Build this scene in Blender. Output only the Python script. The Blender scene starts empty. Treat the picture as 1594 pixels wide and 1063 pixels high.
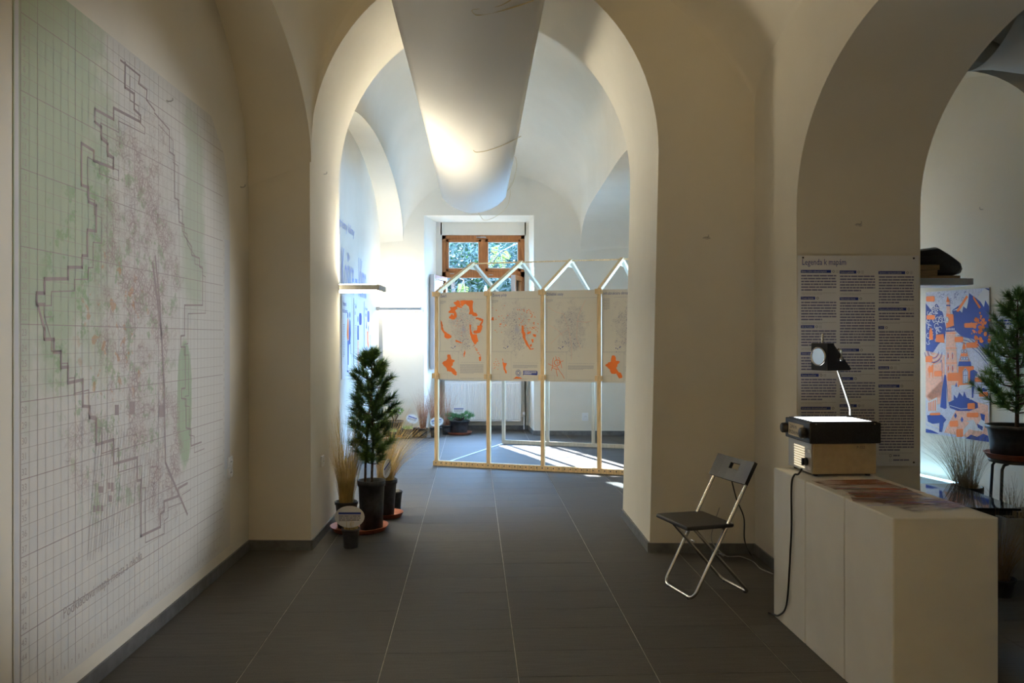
import bpy, math, random
from mathutils import Vector, Matrix, noise as mnoise

# ------------------------------------------------------------------ camera, world, light, exposure
sc = bpy.context.scene
COL = sc.collection
F, H, HZ = 1290.0, 1.464, 526.0          # focal length in pixels, camera height, horizon row
cam_d = bpy.data.cameras.new('camera'); cam = bpy.data.objects.new('camera', cam_d); COL.objects.link(cam)
cam_d.sensor_width = 36.0; cam_d.lens = F / 1594 * 36.0; cam_d.shift_y = -(531.5 - HZ) / 1594
cam_d.clip_start = 0.05; cam_d.clip_end = 200
cam.location = (0, 0, H); cam.rotation_euler = (math.pi / 2, 0, 0)
sc.camera = cam

world = bpy.data.worlds.new('sky'); sc.world = world; world.use_nodes = True
wb = world.node_tree.nodes['Background']; wb.inputs['Color'].default_value = (0.30, 0.56, 1.0, 1); wb.inputs['Strength'].default_value = 50.0

sun_d = bpy.data.lights.new('sun', 'SUN'); sun = bpy.data.objects.new('sun', sun_d); COL.objects.link(sun)
sun_d.energy = 42; sun_d.angle = 0.009; sun_d.color = (0.97, 0.98, 1.0)
sun.rotation_euler = Vector((0.40, -1.0, -0.53)).to_track_quat('-Z', 'Y').to_euler()
sun.location = (-4, 20, 8)

por_d = bpy.data.lights.new('window_portal', 'AREA'); por = bpy.data.objects.new('window_portal', por_d); COL.objects.link(por)
por_d.shape = 'RECTANGLE'; por_d.size = 1.30; por_d.size_y = 2.15; por_d.cycles.is_portal = True
por.location = (-0.46, 13.62, 2.03); por.rotation_euler = (-math.pi / 2, 0, 0)

por2_d = bpy.data.lights.new('window_portal', 'AREA'); por2 = bpy.data.objects.new('window_portal', por2_d); COL.objects.link(por2)
por2_d.shape = 'RECTANGLE'; por2_d.size = 1.6; por2_d.size_y = 1.4; por2_d.cycles.is_portal = True
por2.location = (2.37, 10.0, 1.7); por2.rotation_euler = (0, math.pi / 2, 0)

sc.view_settings.view_transform = 'Standard'; sc.view_settings.look = 'None'
sc.view_settings.gamma = 1; sc.view_settings.use_curve_mapping = False
sc.view_settings.exposure = 0.13
LAMP_UP, LAMP_DOWN, FILL_REAR, FILL_SIDE, LAMP_FAR = 105.0, 18.0, 225.0, 10.0, 34.0
LAMP_COL = (1.0, 0.89, 0.68)          # lamps of the back room
FILL_WARM = (1.0, 0.71, 0.33)         # added warm fill lamp behind the viewer

rnd = random.Random(7)
Z3 = Vector((0, 0, 1))

def P(u, v, Y):
    return Vector(((u - 797) / F * Y, Y, H - (v - HZ) / F * Y))
def G(u, v, z=0.0):
    Y = (H - z) * F / (v - HZ)
    return Vector(((u - 797) / F * Y, Y, z))

# ------------------------------------------------------------------ mesh helper
class MB:
    def __init__(s): s.v = []; s.f = []; s.m = []; s.s = []
    def add(s, vs, fs, mat=0, smooth=False):
        b = len(s.v); s.v.extend([tuple(p) for p in vs])
        for f in fs: s.f.append(tuple(i + b for i in f)); s.m.append(mat); s.s.append(smooth)
        return s
    def box(s, c, size, R=None, mat=0):
        c = Vector(c); hx, hy, hz = [d / 2 for d in size]
        if R is None: R = Matrix.Identity(3)
        elif isinstance(R, (int, float)): R = Matrix.Rotation(R, 3, 'Z')
        vs = [c + R @ Vector((x * hx, y * hy, z * hz)) for z in (-1, 1) for y in (-1, 1) for x in (-1, 1)]
        return s.add(vs, [(0, 2, 3, 1), (4, 5, 7, 6), (0, 1, 5, 4), (2, 6, 7, 3), (0, 4, 6, 2), (1, 3, 7, 5)], mat)
    def bx(s, x0, x1, y0, y1, z0, z1, mat=0):
        return s.box(((x0 + x1) / 2, (y0 + y1) / 2, (z0 + z1) / 2), (abs(x1 - x0), abs(y1 - y0), abs(z1 - z0)), None, mat)
    def bar(s, p0, p1, w, t, up=Z3, mat=0):
        p0 = Vector(p0); p1 = Vector(p1); d = (p1 - p0); L = d.length; d.normalize()
        a = d.cross(Vector(up)); a = a.normalized() if a.length > 1e-6 else Vector((1, 0, 0)); b = a.cross(d).normalized()
        R = Matrix((a, d, b)).transposed()
        return s.box((p0 + p1) / 2, (w, L, t), R, mat)
    def tube(s, pts, r, n=8, mat=0, cap=True, smooth=True):
        pts = [Vector(p) for p in pts]; N = len(pts); rs = r if isinstance(r, (list, tuple)) else [r] * N
        vs = []; t0 = (pts[1] - pts[0]).normalized()
        ref = Vector((0, 0, 1)) if abs(t0.z) < 0.9 else Vector((1, 0, 0))
        a = t0.cross(ref).normalized()
        for i in range(N):
            t = (pts[min(i + 1, N - 1)] - pts[max(i - 1, 0)]).normalized()
            a = (a - t * a.dot(t)); a = a.normalized() if a.length > 1e-7 else t.orthogonal().normalized()
            b = t.cross(a)
            for k in range(n):
                th = 2 * math.pi * k / n
                vs.append(pts[i] + (a * math.cos(th) + b * math.sin(th)) * rs[i])
        fs = [(i * n + k, i * n + (k + 1) % n, (i + 1) * n + (k + 1) % n, (i + 1) * n + k) for i in range(N - 1) for k in range(n)]
        s.add(vs, fs, mat, smooth)
        if cap:
            s.add(vs[:n], [tuple(range(n - 1, -1, -1))], mat); s.add(vs[-n:], [tuple(range(n))], mat)
        return s
    def lathe(s, prof, c=(0, 0, 0), n=24, mat=0, axis=None):
        c = Vector(c); vs = []
        R = axis if axis is not None else Matrix.Identity(3)
        for r, z in prof:
            for k in range(n):
                th = 2 * math.pi * k / n; vs.append(c + R @ Vector((r * math.cos(th), r * math.sin(th), z)))
        fs = [(i * n + k, i * n + (k + 1) % n, (i + 1) * n + (k + 1) % n, (i + 1) * n + k) for i in range(len(prof) - 1) for k in range(n)]
        return s.add(vs, fs, mat, True)
    def prism(s, plan, z0, z1, mat=0):
        n = len(plan); vs = [(x, y, z0) for x, y in plan] + [(x, y, z1) for x, y in plan]
        fs = [tuple(range(n - 1, -1, -1)), tuple(range(n, 2 * n))] + [(i, (i + 1) % n, n + (i + 1) % n, n + i) for i in range(n)]
        return s.add(vs, fs, mat)
    def slab(s, pts, th, mat=0):
        """outline in the local x/z plane, front at y=-th/2"""
        n = len(pts); vs = [(x, -th / 2, z) for x, z in pts] + [(x, th / 2, z) for x, z in pts]
        fs = [tuple(range(n)), tuple(range(2 * n - 1, n - 1, -1))] + [(i, n + i, n + (i + 1) % n, (i + 1) % n) for i in range(n)]
        return s.add(vs, fs, mat)
    def flat(s, pts, y=0.0, mat=0):
        return s.add([(x, y, z) for x, z in pts], [tuple(range(len(pts)))], mat)
    def rect(s, x0, z0, x1, z1, y=0.0, mat=0): return s.flat([(x0, z0), (x1, z0), (x1, z1), (x0, z1)], y, mat)
    def ellipse(s, cx, cz, rx, rz, y=0.0, mat=0, n=20):
        return s.flat([(cx + rx * math.cos(2 * math.pi * k / n), cz + rz * math.sin(2 * math.pi * k / n)) for k in range(n)], y, mat)
    def ring(s, cx, cz, r, w, y=0.0, mat=0, n=18, a0=0, a1=2 * math.pi):
        vs = []
        for k in range(n + 1):
            a = a0 + (a1 - a0) * k / n
            for q in (r, r - w): vs.append((cx + q * math.cos(a), y, cz + q * math.sin(a)))
        return s.add(vs, [(2 * k, 2 * k + 1, 2 * k + 3, 2 * k + 2) for k in range(n)], mat)
    def line(s, pts, w, y=0.0, mat=0):
        for (x0, z0), (x1, z1) in zip(pts, pts[1:]):
            dx, dz = x1 - x0, z1 - z0; L = math.hypot(dx, dz) or 1; nx, nz = -dz / L * w / 2, dx / L * w / 2
            ex, ez = dx / L * w / 2, dz / L * w / 2
            s.flat([(x0 + nx - ex, z0 + nz - ez), (x0 - nx - ex, z0 - nz - ez), (x1 - nx + ex, z1 - nz + ez), (x1 + nx + ex, z1 + nz + ez)], y, mat)
        return s
    def text(s, body, x, z, size, y=0.0, mat=0, xs=1.0, align='LEFT', fn=None):
        vs, fs = text_geo(body, align)
        fn = fn or (lambda a, b: (x + a, y, z + b))
        return s.add([fn(a * size * xs, b * size) for a, b in vs], fs, mat)
    def shift(s, d):
        d = Vector(d); s.v = [tuple(Vector(p) + d) for p in s.v]; return s
    def xf(s, fn): s.v = [tuple(fn(Vector(p))) for p in s.v]; return s
    def build(s, name, mats, parent=None, bevel=0, solid=0, loc=None, rotz=None):
        me = bpy.data.meshes.new(name); me.from_pydata(s.v, [], s.f)
        for m in (mats if isinstance(mats, (list, tuple)) else [mats]): me.materials.append(m)
        me.polygons.foreach_set('material_index', s.m); me.polygons.foreach_set('use_smooth', s.s); me.update()
        o = bpy.data.objects.new(name, me); COL.objects.link(o)
        if name.startswith(('printed_', 'grid_', 'map_caption', 'beam_margin', 'bolt_holes', 'district_', 'handwriting', 'suspension_', 'model_number', 'pin_holes', 'wall_lettering')): o['kind'] = 'stuff'
        if parent: o.parent = parent
        if loc is not None: o.location = loc
        if rotz is not None: o.rotation_euler = (0, 0, rotz)
        if solid:
            md = o.modifiers.new('thick', 'SOLIDIFY'); md.thickness = solid; md.offset = 0
        if bevel:
            md = o.modifiers.new('bevel', 'BEVEL'); md.width = bevel; md.segments = 2; md.limit_method = 'ANGLE'; md.angle_limit = 0.7
        return o

_tc = {}
def text_geo(body, align):
    k = (body, align)
    if k not in _tc:
        cu = bpy.data.curves.new('lettering', 'FONT'); cu.body = body; cu.size = 1; cu.align_x = align; cu.resolution_u = 2
        ob = bpy.data.objects.new('lettering', cu); COL.objects.link(ob)
        dg = bpy.context.evaluated_depsgraph_get(); me = ob.evaluated_get(dg).to_mesh()
        _tc[k] = ([(p.co.x, p.co.y) for p in me.vertices], [tuple(p.vertices) for p in me.polygons])
        ob.evaluated_get(dg).to_mesh_clear(); bpy.data.objects.remove(ob); bpy.data.curves.remove(cu)
    return _tc[k]

def tag(o, label, cat, group=None):
    o['label'] = label; o['category'] = cat
    if group: o['group'] = group
    return o
def struct(o, kind='structure'): o['kind'] = kind; return o
def thing(name, label, cat, loc=(0, 0, 0), rotz=0, group=None):
    o = bpy.data.objects.new(name, None); COL.objects.link(o); o.empty_display_size = 0.1
    o.location = loc; o.rotation_euler = (0, 0, rotz)
    return tag(o, label, cat, group)

# ------------------------------------------------------------------ materials
MATS = {}
class N:
    def __init__(s, name):
        s.m = bpy.data.materials.new(name); s.m.use_nodes = True; s.t = s.m.node_tree; s.b = s.t.nodes['Principled BSDF']
        s.out = s.t.nodes['Material Output']
    def n(s, typ, **kw):
        nd = s.t.nodes.new(typ)
        for k, v in kw.items():
            if k.startswith('i_'):
                key = k[2:]; key = int(key) if key.isdigit() else key.replace('_', ' ')
                s.put(nd.inputs[key], v)
            else: setattr(nd, k, v)
        return nd
    def put(s, sock, v):
        if isinstance(v, bpy.types.NodeSocket): s.t.links.new(v, sock)
        elif isinstance(v, (tuple, list)) and sock.type == 'RGBA' and len(v) == 3: sock.default_value = (*v, 1)
        else: sock.default_value = v
    def math(s, op, a, b=None, c=None, clamp=False):
        nd = s.t.nodes.new('ShaderNodeMath'); nd.operation = op; nd.use_clamp = clamp
        s.put(nd.inputs[0], a)
        if b is not None: s.put(nd.inputs[1], b)
        if c is not None: s.put(nd.inputs[2], c)
        return nd.outputs[0]
    def mix(s, fac, a, b):
        nd = s.t.nodes.new('ShaderNodeMix'); nd.data_type = 'RGBA'
        s.put(nd.inputs[0], fac); s.put(nd.inputs[6], a); s.put(nd.inputs[7], b); return nd.outputs[2]
    def step(s, x, lo, hi):
        nd = s.t.nodes.new('ShaderNodeMapRange'); nd.interpolation_type = 'SMOOTHSTEP'
        s.put(nd.inputs[0], x); nd.inputs[1].default_value = lo; nd.inputs[2].default_value = hi; return nd.outputs[0]
    def coord(s, scale=(1, 1, 1)):
        tc = s.n('ShaderNodeTexCoord'); mp = s.n('ShaderNodeMapping'); s.t.links.new(tc.outputs['Object'], mp.inputs[0]); mp.inputs['Scale'].default_value = scale
        return mp.outputs[0]
    def noise(s, co, scale, detail=3, rough=0.5):
        nd = s.n('ShaderNodeTexNoise'); s.put(nd.inputs['Vector'], co); nd.inputs['Scale'].default_value = scale; nd.inputs['Detail'].default_value = detail; nd.inputs['Roughness'].default_value = rough
        return nd.outputs[0]
    def bump(s, h, strength=0.2, dist=0.01):
        b = s.n('ShaderNodeBump'); b.inputs['Strength'].default_value = strength; b.inputs['Distance'].default_value = dist
        s.put(b.inputs['Height'], h); s.t.links.new(b.outputs[0], s.b.inputs['Normal'])
    def base(s, c): s.put(s.b.inputs['Base Color'], c)
    def set(s, **kw):
        for k, v in kw.items(): s.put(s.b.inputs[k.replace('_', ' ')], v)
        return s

def mat(name, col, rough=0.6, metal=0.0, var=0.0, scale=8, stretch=(1, 1, 1), bump=0, spec=None, **kw):
    if name in MATS: return MATS[name]
    n = N(name); n.set(Roughness=rough, Metallic=metal)
    if spec is not None: n.set(Specular_IOR_Level=spec)
    if var or bump:
        nz = n.noise(n.coord(stretch), scale, 4)
        if var:
            f = n.step(nz, 0.3, 0.7)
            n.base(n.mix(f, tuple(max(0, c * (1 - var)) for c in col), tuple(min(1, c * (1 + var)) for c in col)))
        else: n.base(col)
        if bump: n.bump(nz, bump, 0.004)
    else: n.base(col)
    for k, v in kw.items(): n.set(**{k: v})
    MATS[name] = n.m; return n.m
def emit(name, col, strength):
    n = N(name); n.base(col); n.set(Emission_Color=col, Emission_Strength=strength, Roughness=0.5); MATS[name] = n.m; return n.m

def wall_mat():
    n = N('painted plaster'); co = n.coord()
    a = n.noise(co, 1.3, 5, 0.6); b = n.noise(co, 90, 2)
    n.base(n.mix(n.step(a, 0.3, 0.75), (0.73, 0.695, 0.61), (0.78, 0.745, 0.665)))
    n.set(Roughness=0.88, Specular_IOR_Level=0.25); n.bump(n.math('ADD', n.math('MULTIPLY', b, 0.25), n.noise(co, 6, 3)), 0.12, 0.004)
    return n.m
M_wall = wall_mat()
def tile_mat():
    n = N('dark stone tile'); co = n.coord((1.2, 14, 1)); oi = n.n('ShaderNodeObjectInfo')
    mp = n.n('ShaderNodeVectorMath', operation='ADD'); n.put(mp.inputs[0], co)
    cx = n.n('ShaderNodeCombineXYZ'); n.put(cx.inputs[0], n.math('MULTIPLY', oi.outputs['Random'], 37.0)); n.put(cx.inputs[2], n.math('MULTIPLY', oi.outputs['Random'], 11.0))
    n.put(mp.inputs[1], cx.outputs[0])
    a = n.noise(mp.outputs[0], 5, 5, 0.6); g = n.noise(n.coord(), 160, 2)
    c = n.mix(n.step(a, 0.25, 0.75), (0.066, 0.064, 0.060), (0.104, 0.100, 0.094))
    c = n.mix(n.math('MULTIPLY', oi.outputs['Random'], 0.30), c, (0.062, 0.060, 0.057))
    n.base(n.mix(n.math('MULTIPLY', n.step(g, 0.45, 0.75), 0.18), c, (0.20, 0.19, 0.18)))
    n.set(Roughness=n.math('ADD', 0.52, n.math('MULTIPLY', a, 0.2)), Specular_IOR_Level=0.22); n.bump(a, 0.06, 0.002)
    return n.m
M_tile = tile_mat()
M_grout = mat('pale grout', (0.42, 0.40, 0.36), 0.9, var=0.2, scale=20)
M_base = mat('grey skirting tile', (0.13, 0.135, 0.14), 0.5, var=0.2, scale=14)
M_paper = mat('white paper', (0.78, 0.78, 0.79), 0.75, var=0.03, scale=4)
M_cream = mat('cream poster paper', (0.74, 0.66, 0.50), 0.8, var=0.04, scale=3)
M_blue = mat('ink blue', (0.022, 0.05, 0.30), 0.7)
M_blue2 = mat('ink blue grey', (0.20, 0.21, 0.34), 0.8)
M_orange = mat('ink orange', (0.90, 0.20, 0.03), 0.7)
M_dark = mat('ink dark', (0.06, 0.06, 0.09), 0.8)
M_peach = mat('ink peach', (0.86, 0.46, 0.33), 0.75, var=0.12, scale=60)
M_grey = mat('ink grey', (0.45, 0.44, 0.46), 0.8)
M_wood = mat('raw pine batten', (0.72, 0.52, 0.28), 0.65, var=0.16, scale=5, stretch=(14, 14, 1.2), bump=0.1)
M_wood2 = mat('bleached pine batten', (0.58, 0.48, 0.34), 0.7, var=0.1, scale=5, stretch=(14, 14, 1.2))
M_winwood = mat('stained window wood', (0.36, 0.135, 0.04), 0.45, var=0.22, scale=7, stretch=(10, 10, 1))
M_white = mat('white painted board', (0.74, 0.73, 0.69), 0.6, var=0.05, scale=3, bump=0.03)
M_whitep = mat('white enamel', (0.82, 0.83, 0.84), 0.35)
M_chrome = mat('chromed tube', (0.62, 0.60, 0.56), 0.25, 1.0)
M_black = mat('black plastic', (0.022, 0.022, 0.024), 0.45, var=0.3, scale=120, bump=0.1)
M_blackmetal = mat('black enamel', (0.012, 0.012, 0.014), 0.4)
M_alu = mat('grey lamp housing', (0.42, 0.41, 0.39), 0.45, 0.3)
M_pot = mat('black nursery pot', (0.035, 0.037, 0.042), 0.5, var=0.4, scale=20)
M_terra = mat('terracotta plastic', (0.36, 0.11, 0.06), 0.55, var=0.15, scale=12)
M_soil = mat('soil', (0.05, 0.035, 0.025), 0.95, var=0.5, scale=60, bump=0.6)
M_bark = mat('bark', (0.10, 0.065, 0.045), 0.9, var=0.4, scale=40, bump=0.5)
def leaf(name, c1, c2, trans=0.25):
    n = N(name); n.base(n.mix(n.step(n.noise(n.coord(), 9, 3), 0.35, 0.65), c1, c2)); n.set(Roughness=0.55)
    if trans:
        tr = n.n('ShaderNodeBsdfTranslucent'); tr.inputs[0].default_value = (*[min(1, c * 1.3) for c in c2], 1)
        mx = n.n('ShaderNodeMixShader'); mx.inputs[0].default_value = trans
        n.t.links.new(n.b.outputs[0], mx.inputs[1]); n.t.links.new(tr.outputs[0], mx.inputs[2]); n.t.links.new(mx.outputs[0], n.out.inputs[0])
    return n.m
M_needle = leaf('pine needles', (0.040, 0.100, 0.024), (0.15, 0.26, 0.06), 0.2)
M_needle2 = leaf('mountain pine needles', (0.05, 0.17, 0.07), (0.13, 0.30, 0.12), 0.2)
M_straw = leaf('straw grass', (0.40, 0.29, 0.10), (0.62, 0.48, 0.20), 0.2)
M_drygrass = leaf('dry brown grass', (0.16, 0.11, 0.06), (0.30, 0.22, 0.12), 0.15)
M_redgrass = leaf('russet grass', (0.28, 0.11, 0.06), (0.46, 0.24, 0.14), 0.2)
M_succ = leaf('pale succulent', (0.16, 0.30, 0.10), (0.36, 0.50, 0.20), 0.2)
M_petal = leaf('white petals', (0.80, 0.74, 0.66), (0.86, 0.82, 0.76), 0.3)
def glass():
    n = N('window glass'); n.t.nodes.remove(n.b)
    t = n.n('ShaderNodeBsdfTransparent'); t.inputs[0].default_value = (0.90, 0.96, 0.96, 1); g = n.n('ShaderNodeBsdfGlossy'); g.inputs['Roughness'].default_value = 0.02
    fr = n.n('ShaderNodeFresnel'); fr.inputs[0].default_value = 1.35; mx = n.n('ShaderNodeMixShader')
    n.t.links.new(fr.outputs[0], mx.inputs[0]); n.t.links.new(t.outputs[0], mx.inputs[1]); n.t.links.new(g.outputs[0], mx.inputs[2]); n.t.links.new(mx.outputs[0], n.out.inputs[0])
    return n.m
M_glass = glass()

# ------------------------------------------------------------------ the shell
def wl(Y): return -1.763 - 0.0249 * (Y - 3.361)           # left wall plane
def ty(X): return 5.733 - 0.0294 * (X + 1.822)            # cross wall, near face
def tyb(X): return 6.85 - 0.030 * (X + 1.42)              # cross wall, far face
def wr(Y): return 1.65 + 0.025 * (5.63 - Y)               # right wall plane
def rw(Y): return 3.665 - 0.26 * (Y - 6.34)               # right-hand room, outer wall
def yb(X): return 12.48 - 0.0178 * (X - 0.33)             # back wall

def sup(x, p): return max(0.0, 1 - abs(x) ** p) ** (1 / p)
def arch_curve(c0, zs, a, b, bl, br, n=40, p=2.0):
    pts = [(bl, 0.0)]
    for i in range(n + 1):
        th = math.pi * (1 - i / n); pts.append((c0 + a * math.cos(th), zs + b * (max(0, math.sin(th))) ** (2 / p)))
    return pts + [(br, 0.0)]
def arch_slab(name, curve, s0, s1, top, fr, bk):
    """wall with an arched opening; fr / bk map (s, z) to the two faces"""
    mb = MB()
    for fn, flip in ((fr, 0), (bk, 1)):
        def q(a, b, c, d):
            vs = [fn(*a), fn(*b), fn(*c), fn(*d)]; mb.add(vs, [(0, 1, 2, 3) if not flip else (3, 2, 1, 0)])
        (sl, _), (sr, _) = curve[1], curve[-2]
        q((s0, 0), curve[0], curve[1], (s0, curve[1][1])); q((s0, curve[1][1]), curve[1], (sl, top), (s0, top))
        q(curve[-1], (s1, 0), (s1, curve[-2][1]), curve[-2]); q(curve[-2], (s1, curve[-2][1]), (s1, top), (sr, top))
        for a, b in zip(curve[1:], curve[2:-1]): q(a, b, (b[0], top), (a[0], top))
    n = len(curve); vs = [fr(*c) for c in curve] + [bk(*c) for c in curve]
    mb.add(vs, [(i, n + i, n + i + 1, i + 1) for i in range(n - 1)], 0, True)
    for s in (s0, s1): mb.add([fr(s, 0), bk(s, 0), bk(s, top), fr(s, top)], [(0, 1, 2, 3)])
    mb.add([fr(s0, top), fr(s1, top), bk(s1, top), bk(s0, top)], [(0, 1, 2, 3)])
    return struct(mb.build(name, M_wall))

TOP = 5.7
# left wall
mb = MB(); mb.prism([(wl(-4.2) - .25, -4.2), (wl(-4.2), -4.2), (wl(12.6), 12.6), (wl(12.6) - .25, 12.6)], 0, TOP); struct(mb.build('wall_left', M_wall))
# cross wall with the tall arch
cur = arch_curve(-0.198, 2.737, 1.198, 1.336, -1.387, 0.938)
arch_slab('wall_middle', cur, -2.15, 1.70, TOP, lambda s, z: Vector((s, ty(s), z)), lambda s, z: Vector((s - 0.033, tyb(s), z)))
# near cross wall behind the camera's bay
cur = arch_curve(-0.15, 2.737, 1.25, 1.336, -1.40, 1.10)
arch_slab('wall_near', cur, -2.15, 1.80, TOP, lambda s, z: Vector((s, 0.45, z)), lambda s, z: Vector((s, 1.55, z)))
# right wall with the side arch
cur = arch_curve(3.60, 2.20, 1.26, 0.84, 2.34, 4.86, p=2.15)
arch_slab('wall_right', cur, 0.45, 6.9, TOP, lambda s, z: Vector((wr(s), s, z)), lambda s, z: Vector((wr(s) + 0.725, s, z)))
mb = MB(); mb.bx(2.0, 2.35, 6.75, 9.3, 0, TOP); mb.bx(2.0, 2.35, 10.7, 12.6, 0, TOP); mb.bx(2.0, 2.35, 9.3, 10.7, 0, .9); mb.bx(2.0, 2.35, 9.3, 10.7, 2.5, TOP); mb.bx(1.75, 2.1, -4.2, 0.6, 0, TOP); struct(mb.build('wall_east', M_wall))
# back wall with the deep window niche
NL0, NR0, NL1, NR1, NY0, NY1, NZ = -1.325, 0.329, -1.211, 0.267, 12.48, 13.24, 3.312
WL, WR, WZ0, WZ1 = -1.122, 0.202, 0.93, 3.11
mb = MB()
mb.prism([(-2.7, yb(-2.7)), (NL0, yb(NL0)), (NL1, NY1), (WL, NY1), (WL, 13.6), (-2.7, 13.6)], 0, TOP)
mb.prism([(NR0, yb(NR0)), (2.4, yb(2.4)), (2.4, 13.6), (WR, 13.6), (WR, NY1), (NR1, NY1)], 0, TOP)
mb.bx(WL - .02, WR + .02, NY1, 13.6, 0, WZ0); mb.bx(WL - .02, WR + .02, NY1, 13.6, WZ1, NZ + .05)
mb.prism([(NL0 - .03, yb(NL0)), (NR0 + .03, yb(NR0)), (NR0 + .03, 13.6), (NL0 - .03, 13.6)], NZ, TOP)
struct(mb.build('wall_back', M_wall))
# outer wall of the side room; a glazed door, hidden by the pier, lets daylight in at its far end
mb = MB()
def rwq(y0, y1, z0, z1): mb.prism([(rw(y0), y0), (rw(y0) + .3, y0), (rw(y1) + .3, y1), (rw(y1), y1)], z0, z1)
rwq(0.2, 8.4, 0, TOP)
mb.bx(1.9, 2.48, 8.1, 8.4, 0, TOP); mb.bx(2.48, 3.3, 8.1, 8.4, 2.2, TOP); mb.bx(3.08, 3.5, 8.1, 8.4, 0, 2.3); mb.bx(1.9, 5.4, 0.2, 0.5, 0, TOP)
struct(mb.build('wall_side', M_wall))
# outer roof and end wall
mb = MB(); mb.bx(-2.9, 6.0, -4.5, 8.4, TOP, TOP + .3); mb.bx(-2.9, 2.4, 8.4, 13.6, TOP, TOP + .3); struct(mb.build('roof', M_wall))
mb = MB(); mb.bx(-2.9, 2.4, -4.5, -4.2, 0, TOP); struct(mb.build('wall_south', M_wall))

# vaults: sail vaults over four-cornered bays
def vault(name, nl, nr, fr_, fl, z0, apex, pw, bB, ns=44, nt=44):
    """z0(s,t) springing, apex(t) crown of the cross arc, pw(s,t) its fullness, bB(s) rise of the long arc"""
    nl, nr, fr_, fl = [Vector((*p, 0)) for p in (nl, nr, fr_, fl)]
    def S(s, t):
        a, b = (s + 1) / 2, (t + 1) / 2
        p = nl.lerp(nr, a).lerp(fl.lerp(fr_, a), b)
        z = z0(s, t); z += (apex(t) - z) * sup(s, pw(s, t)) + bB(s) * sup(t, 2)
        return Vector((p.x, p.y, z))
    def g(i, n): return -math.cos(math.pi * i / n)
    vs = [S(g(i, ns), g(j, nt)) for j in range(nt + 1) for i in range(ns + 1)]
    w = ns + 1
    mb = MB(); mb.add(vs, [(j * w + i, j * w + i + 1, (j + 1) * w + i + 1, (j + 1) * w + i) for j in range(nt) for i in range(ns)], 0, True)
    struct(mb.build(name, M_wall)); return S
mix1 = lambda a, b, x: a + (b - a) * x
V1 = vault('ceiling', (-1.34, 1.55), (wr(1.55), 1.55), (1.652, ty(1.65)), (-1.387, ty(-1.387)),
           lambda s, t: mix1(2.68, 3.03, (s + 1) / 2), lambda t: 4.30, lambda s, t: 2.3 if s < 0 else 1.40, lambda s: mix1(.85, .45, (s + 1) / 2))
V2 = vault('ceiling', (-1.55, tyb(-1.5)), (1.08, tyb(1.0)), (1.03, yb(1.0)), (-1.645, yb(-1.6)),
           lambda s, t: mix1(2.93, 3.08, (s + 1) / 2), lambda t: mix1(4.35, 3.97, (t + 1) / 2), lambda s, t: mix1(2.6, 1.9, (t + 1) / 2), lambda s: mix1(.92, .6, (s + 1) / 2))
V3 = vault('ceiling', (2.36, 5.7), (rw(5.7) + .02, 5.7), (rw(7.75) + .02, 7.75), (2.36, 7.75),
           lambda s, t: 2.42, lambda t: 3.30, lambda s, t: 2.0, lambda s: .90, 30, 30)
V4 = vault('ceiling', (2.36, 1.2), (rw(1.2), 1.2), (rw(5.7) + .02, 5.7), (2.36, 5.7),
           lambda s, t: 2.42, lambda t: 3.55, lambda s, t: 2.0, lambda s: .95, 30, 30)
mb = MB(); mb.bx(-2.2, 2.1, -4.2, .6, 4.2, 4.3); mb.bx(2.3, 4.0, 7.7, 8.4, 3.3, 3.4); struct(mb.build('ceiling', M_wall))
# soffits of the blind arches in the side walls
def soffit(name, S, side, wallx, arc, n=44):
    mb = MB(); vs = []
    for j in range(n + 1):
        t = -math.cos(math.pi * j / n); p = S(side, t); vs += [p, Vector((wallx(p.y), p.y, arc(t)))]
    mb.add(vs, [(2 * j, 2 * j + 1, 2 * j + 3, 2 * j + 2) for j in range(n)], 0, True)
    return struct(mb.build(name, M_wall))
soffit('ceiling', V1, -1, lambda y: wl(y) - .02, lambda t: 2.50 + 1.38 * sup(t, 2))
soffit('ceiling', V2, -1, lambda y: wl(y) - .02, lambda t: 2.90 + 1.02 * sup(t, 2))
rec = lambda t: 2.75 + 0.50 * (1 - abs(t) ** 5) ** .5
mb = MB(); vs = []
for j in range(45):
    t = -math.cos(math.pi * j / 44); p = V2(1, t); vs += [p, Vector((p.x, p.y, rec(t))), Vector((2.02, p.y, rec(t)))]
mb.add(vs, [(3 * j, 3 * j + 1, 3 * j + 4, 3 * j + 3) for j in range(44)] , 0, False)
mb.add(vs, [(3 * j + 1, 3 * j + 2, 3 * j + 5, 3 * j + 4) for j in range(44)], 0, True)
struct(mb.build('ceiling', M_wall))

# floor: slab with grout, and the tiles
fl_o = MB().bx(-2.9, 6.0, -4.5, 13.6, -0.15, -0.0025).build('floor', M_grout); struct(fl_o)
AL = math.radians(2.65); ep = Vector((math.cos(AL), math.sin(AL), 0)); eq = Vector((-math.sin(AL), math.cos(AL), 0))
tm = MB().box((0, 0, -0.006), (0.5955, 0.2978, 0.012)).build('tile', M_tile)
tile_me = tm.data; bpy.data.objects.remove(tm)
cells = []
for i in range(-6, 13):
    for k in range(-32, 30):
        c = ep * (0.1925 + 0.6 * (i + .5)) + eq * (5.071 + 0.3 * (k + .5)); x, y = c.x, c.y
        if not (-4.4 < y < 13.4 and -2.1 < x < 4.6): continue
        vis = (y > 2.7 and ((-2.15 < x < 2.0 and y < 5.95) or (-1.7 < x < 1.3 and 5.6 < y < 7.1) or (-2.2 < x < 1.7 and 6.8 < y < 12.6) or (-1.5 < x < .5 and 12.4 < y < 13.3) or (2.0 < x < 3.9 and 3.6 < y < 7.6)))
        vis = vis and -0.70 < x / y < 0.70
        cells.append((not vis, y, c))
cells.sort(key=lambda q: (q[0], q[1]))
rest = MB()
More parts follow.
